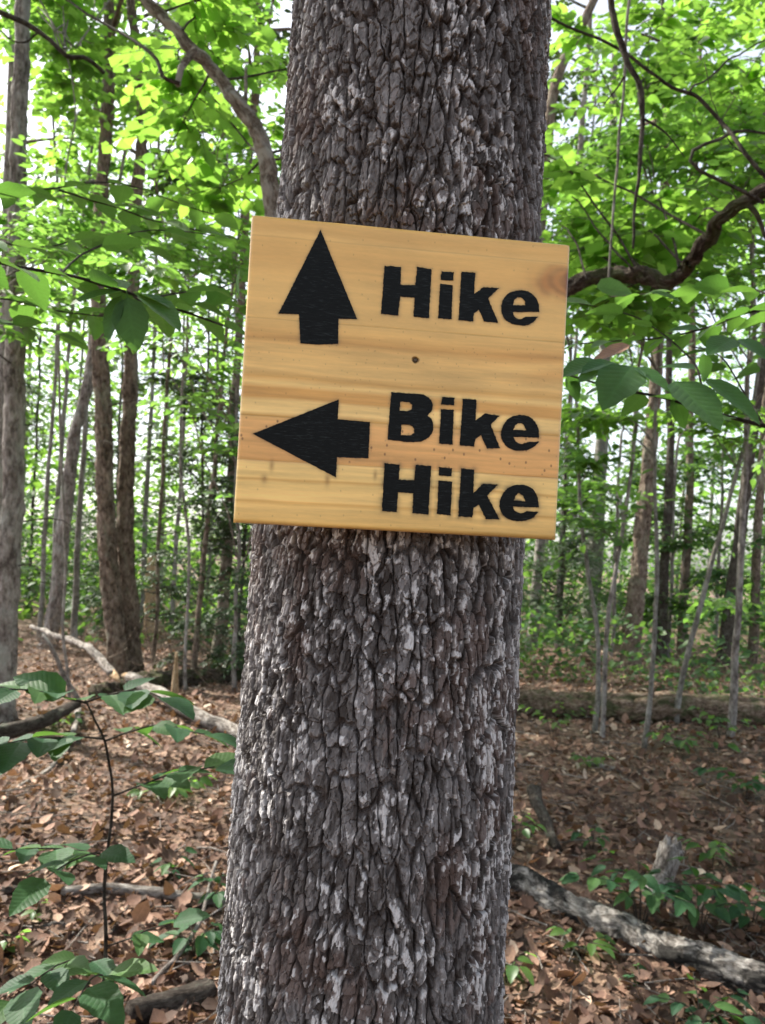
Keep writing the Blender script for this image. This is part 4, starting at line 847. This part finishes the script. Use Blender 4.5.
def seedling(label, px, py, h, nst, nlf, size, name='seedling', spread=.16, tpl='ovate', material=None, group='seedlings on the forest floor'):
    root = thing(name, label, 'plant', group=group); p = hit(px, py); p[2] = gz(p[0], p[1]); m_, l_ = MB(), []
    for k in range(nst):
        a_ = 6.28 * (k + rng.random() * .7) / nst; dr = np.array([math.cos(a_), math.sin(a_), 0]); s_ = spread * (.6 + .6 * rng.random()); hh = h * (.7 + .5 * rng.random())
        c = curve([p - [0, 0, .03], p + dr * s_ * .25 + [0, 0, hh * .7], p + dr * s_ + [0, 0, hh]], 9); m_ = MB(); m_.tube(c, np.linspace(.0028, .0012, 9), 5, cap=False); m_.build('stem', BD, root)
        u = np.linspace(.45, 1, nlf) * 7.99; i = u.astype(int); P = c[i]; T = nrm(c[i + 1] - c[i]); sd = nrm(np.cross(T + dr * .3, [0, 0, 1.0])) * np.where(np.arange(nlf) % 2, 1, -1)[:, None]
        Dv = dr * .7 + sd * .75 + rng.normal(0, .15, T.shape); Dv[-1] = dr; Dv[:, 2] -= .15
        l_.append(leaf_arrays(tpl, P, Dv, np.array([0, 0, 1.0]) + rng.normal(0, .25, T.shape), size * (.7 + .5 * rng.random(nlf)), .15 + .2 * rng.random(nlf), None, .9 + .3 * rng.random(nlf)))
    leaves('foliage', material or M['leaf_ground'], l_, root)
LG, LM = M['leaf_ground'], M['leaf_mid']
seedling('dark green leafy shrub around the foot of the small stump', 640, 930, .30, 8, 7, .085, 'shrub', .36)
seedling('dark green shrub spreading right of the small stump, behind the log', 700, 935, .24, 6, 6, .085, 'shrub', .28)
seedling('pale green seedling with a fan of leaves right of the stump', 712, 868, .14, 3, 6, .085, 'seedling', .16, 'ovate', LM)
seedling('bright green seedling close beside the right edge of the signed tree', 518, 850, .22, 3, 5, .075, 'seedling', .14, 'ovate', LM)
seedling('light green small plant on the litter under the right saplings', 588, 768, .10, 4, 4, .085, 'seedling', .16, 'ovate', LM)
seedling('yellowish green plant with pointed leaves in front of the log', 582, 960, .10, 3, 4, .075, 'seedling', .12, 'ovate', LM)
seedling('broad-leaved plant low at the right foot of the signed tree', 508, 984, .12, 3, 3, .08, 'seedling', .09, 'ovate', LM)
seedling('dark leafy plant at the bottom right below the log', 700, 1030, .12, 5, 5, .085, 'seedling', .22)
seedling('small round-leaved plant just below the log', 640, 985, .05, 2, 3, .05, 'seedling', .06)
seedling('low green plants by the rotten log on the right', 680, 752, .16, 6, 6, .09, 'seedling', .45, 'ovate', LM)
seedling('low green plant near the right edge of the litter', 745, 800, .18, 5, 6, .085, 'seedling', .3)
seedling('fresh green plant at the base of the thin pale sapling', 552, 740, .28, 6, 6, .08, 'seedling', .35, 'ovate', LM)
seedling('yellow green fern-like plant behind the foreground sapling', 178, 800, .12, 6, 6, .085, 'seedling', .24, 'ovate', LM)
seedling('dark seedling with four leaves in the litter left of the signed tree', 172, 880, .10, 3, 3, .08, 'seedling', .09)
seedling('dark seedling tucked against the left edge of the signed tree', 214, 915, .14, 3, 4, .075, 'seedling', .12)
seedling('dark green low plant just left of the big trunk foot, beside the forked stick', 196, 960, .14, 4, 5, .075, 'seedling', .16)
seedling('small green plant between the stump and the dark decayed stick', 592, 850, .10, 3, 4, .07, 'seedling', .12)
seedling('green plant at the right edge above the end of the log', 752, 930, .16, 4, 5, .08, 'seedling', .2)
seedling('tiny light green plant in the litter at the left edge', 8, 952, .05, 3, 3, .055, 'seedling', .06, 'ovate', LM)
seedling('tiny plant beside the short broken stick at left', 36, 918, .05, 2, 3, .05, 'seedling', .05, 'ovate', LM)
seedling('low green plant under the bleached branch at left', 60, 728, .12, 4, 5, .08, 'seedling', .22, 'ovate', LM)
seedling('green plant beside the rotten log, right of the leaning sapling', 720, 738, .22, 6, 6, .085, 'seedling', .38, 'ovate', LM)

# ------------------------------------------------------------------ leaf litter, twigs, far woods
n = 100000; y = 1.7 + 12.5 * rng.random(n) ** 1.5; x = (rng.random(n) * 2 - 1) * (.62 * y + .7); z = gz(x, y)
P = np.stack([x, y, z + .004 + .020 * rng.random(n)], 1); a_ = rng.random(n) * 6.28
D = np.stack([np.cos(a_), np.sin(a_), rng.normal(0, .32, n)], 1); Nn = np.array([0, 0, 1.0]) + rng.normal(0, .34, (n, 3))
o = leaves('leaf_litter', M['leaf_dead'], [leaf_arrays('dead', P, D, Nn, .010 + .068 * rng.random(n) ** 2.3, rng.normal(-.05, .35, n), np.clip(rng.beta(1.3, 2.0, n) + .35 * fbm(x * 1.3, y * 1.3, 77, 3), 0, 1), .6 + .9 * rng.random(n))]); tag(o, kind='stuff')
mb = MB()
for k in range(1700):
    y_ = 1.9 + 9 * rng.random() ** 1.4; x_ = (rng.random() * 2 - 1) * (.6 * y_ + .4); a_ = rng.random() * 6.28; L_ = .08 + .35 * rng.random() ** 2; dr = np.array([math.cos(a_), math.sin(a_), 0])
    q = np.array([x_, y_, gz(x_, y_) + .02]); mb.tube(np.array([q, q + dr * L_ * .5 + rng.normal(0, .012, 3), q + dr * L_ + [0, 0, .02 * rng.random()]]), np.array([1, .8, .5]) * (.0022 + .003 * rng.random()), 4, cap=False, rnd=rng.random())
tag(mb.build('twig_litter', M['bark_dead']), kind='stuff')
def mass(name, n, box, size, material, keep):
    x = rng.uniform(box[0], box[1], n); y = rng.uniform(box[2], box[3], n); z = box[4] + (box[5] - box[4]) * rng.random(n) ** box[6]
    cl = fbm(x * .45 + y * .2, z * .7 + y * .13, 900, 3) + .35 * fbm(x * 1.6, z * 2.2 + y * .3, 901, 2); k = cl > keep(x, z)
    x, y, z = x[k], y[k], z[k]; n = len(x); a_ = rng.random(n) * 6.28
    P = np.stack([x, y, z + gz(x, y)], 1); D = np.stack([np.cos(a_), np.sin(a_), rng.normal(-.2, .3, n)], 1)
    tag(leaves(name, material, [leaf_arrays('small', P, D, np.array([0, -.3, 1.0]) + rng.normal(0, .5, (n, 3)), size * (.6 + .8 * rng.random(n)), .2, None, 1.2)]), kind='stuff')
mass('far_woods', 70000, (-28, -.5, 16, 40, .0, 13, 1.25), .24, MB_, lambda x, z: -.15 + .08 * (np.abs(z - 3.4) < 1.3))
mass('far_woods', 60000, (-.5, 32, 16, 40, .0, 13, 1.25), .22, ML, lambda x, z: -.12 + .10 * (z > 4))
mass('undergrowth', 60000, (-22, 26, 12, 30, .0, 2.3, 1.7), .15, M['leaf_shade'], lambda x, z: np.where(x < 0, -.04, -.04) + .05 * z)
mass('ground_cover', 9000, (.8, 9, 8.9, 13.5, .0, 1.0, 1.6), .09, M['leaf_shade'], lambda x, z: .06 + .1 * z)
mb = MB()
for k in range(520):                     # dead brush, too tangled to count
    lft = rng.random() < .72; y_ = rng.uniform(7.6, 14) if lft else rng.uniform(8, 12); x_ = rng.uniform(-.60, -.06) * y_ if lft else rng.uniform(.08, .56) * y_
    a_ = rng.random() * 6.28; L_ = .3 + .9 * rng.random() ** 2; dr = np.array([math.cos(a_), math.sin(a_), .15 + .7 * rng.random() ** 2]); q = np.array([x_, y_, gz(x_, y_) + .02 + .25 * rng.random() ** 2])
    c = curve([q, q + dr * L_ * .5 + rng.normal(0, .06, 3), q + dr * L_ + rng.normal(0, .1, 3)], 6); mb.tube(c, np.linspace(1, .3, 6) * (.004 + .006 * rng.random() ** 2), 4, cap=False)
tag(mb.build('brush', M['bark_brown']), kind='stuff')
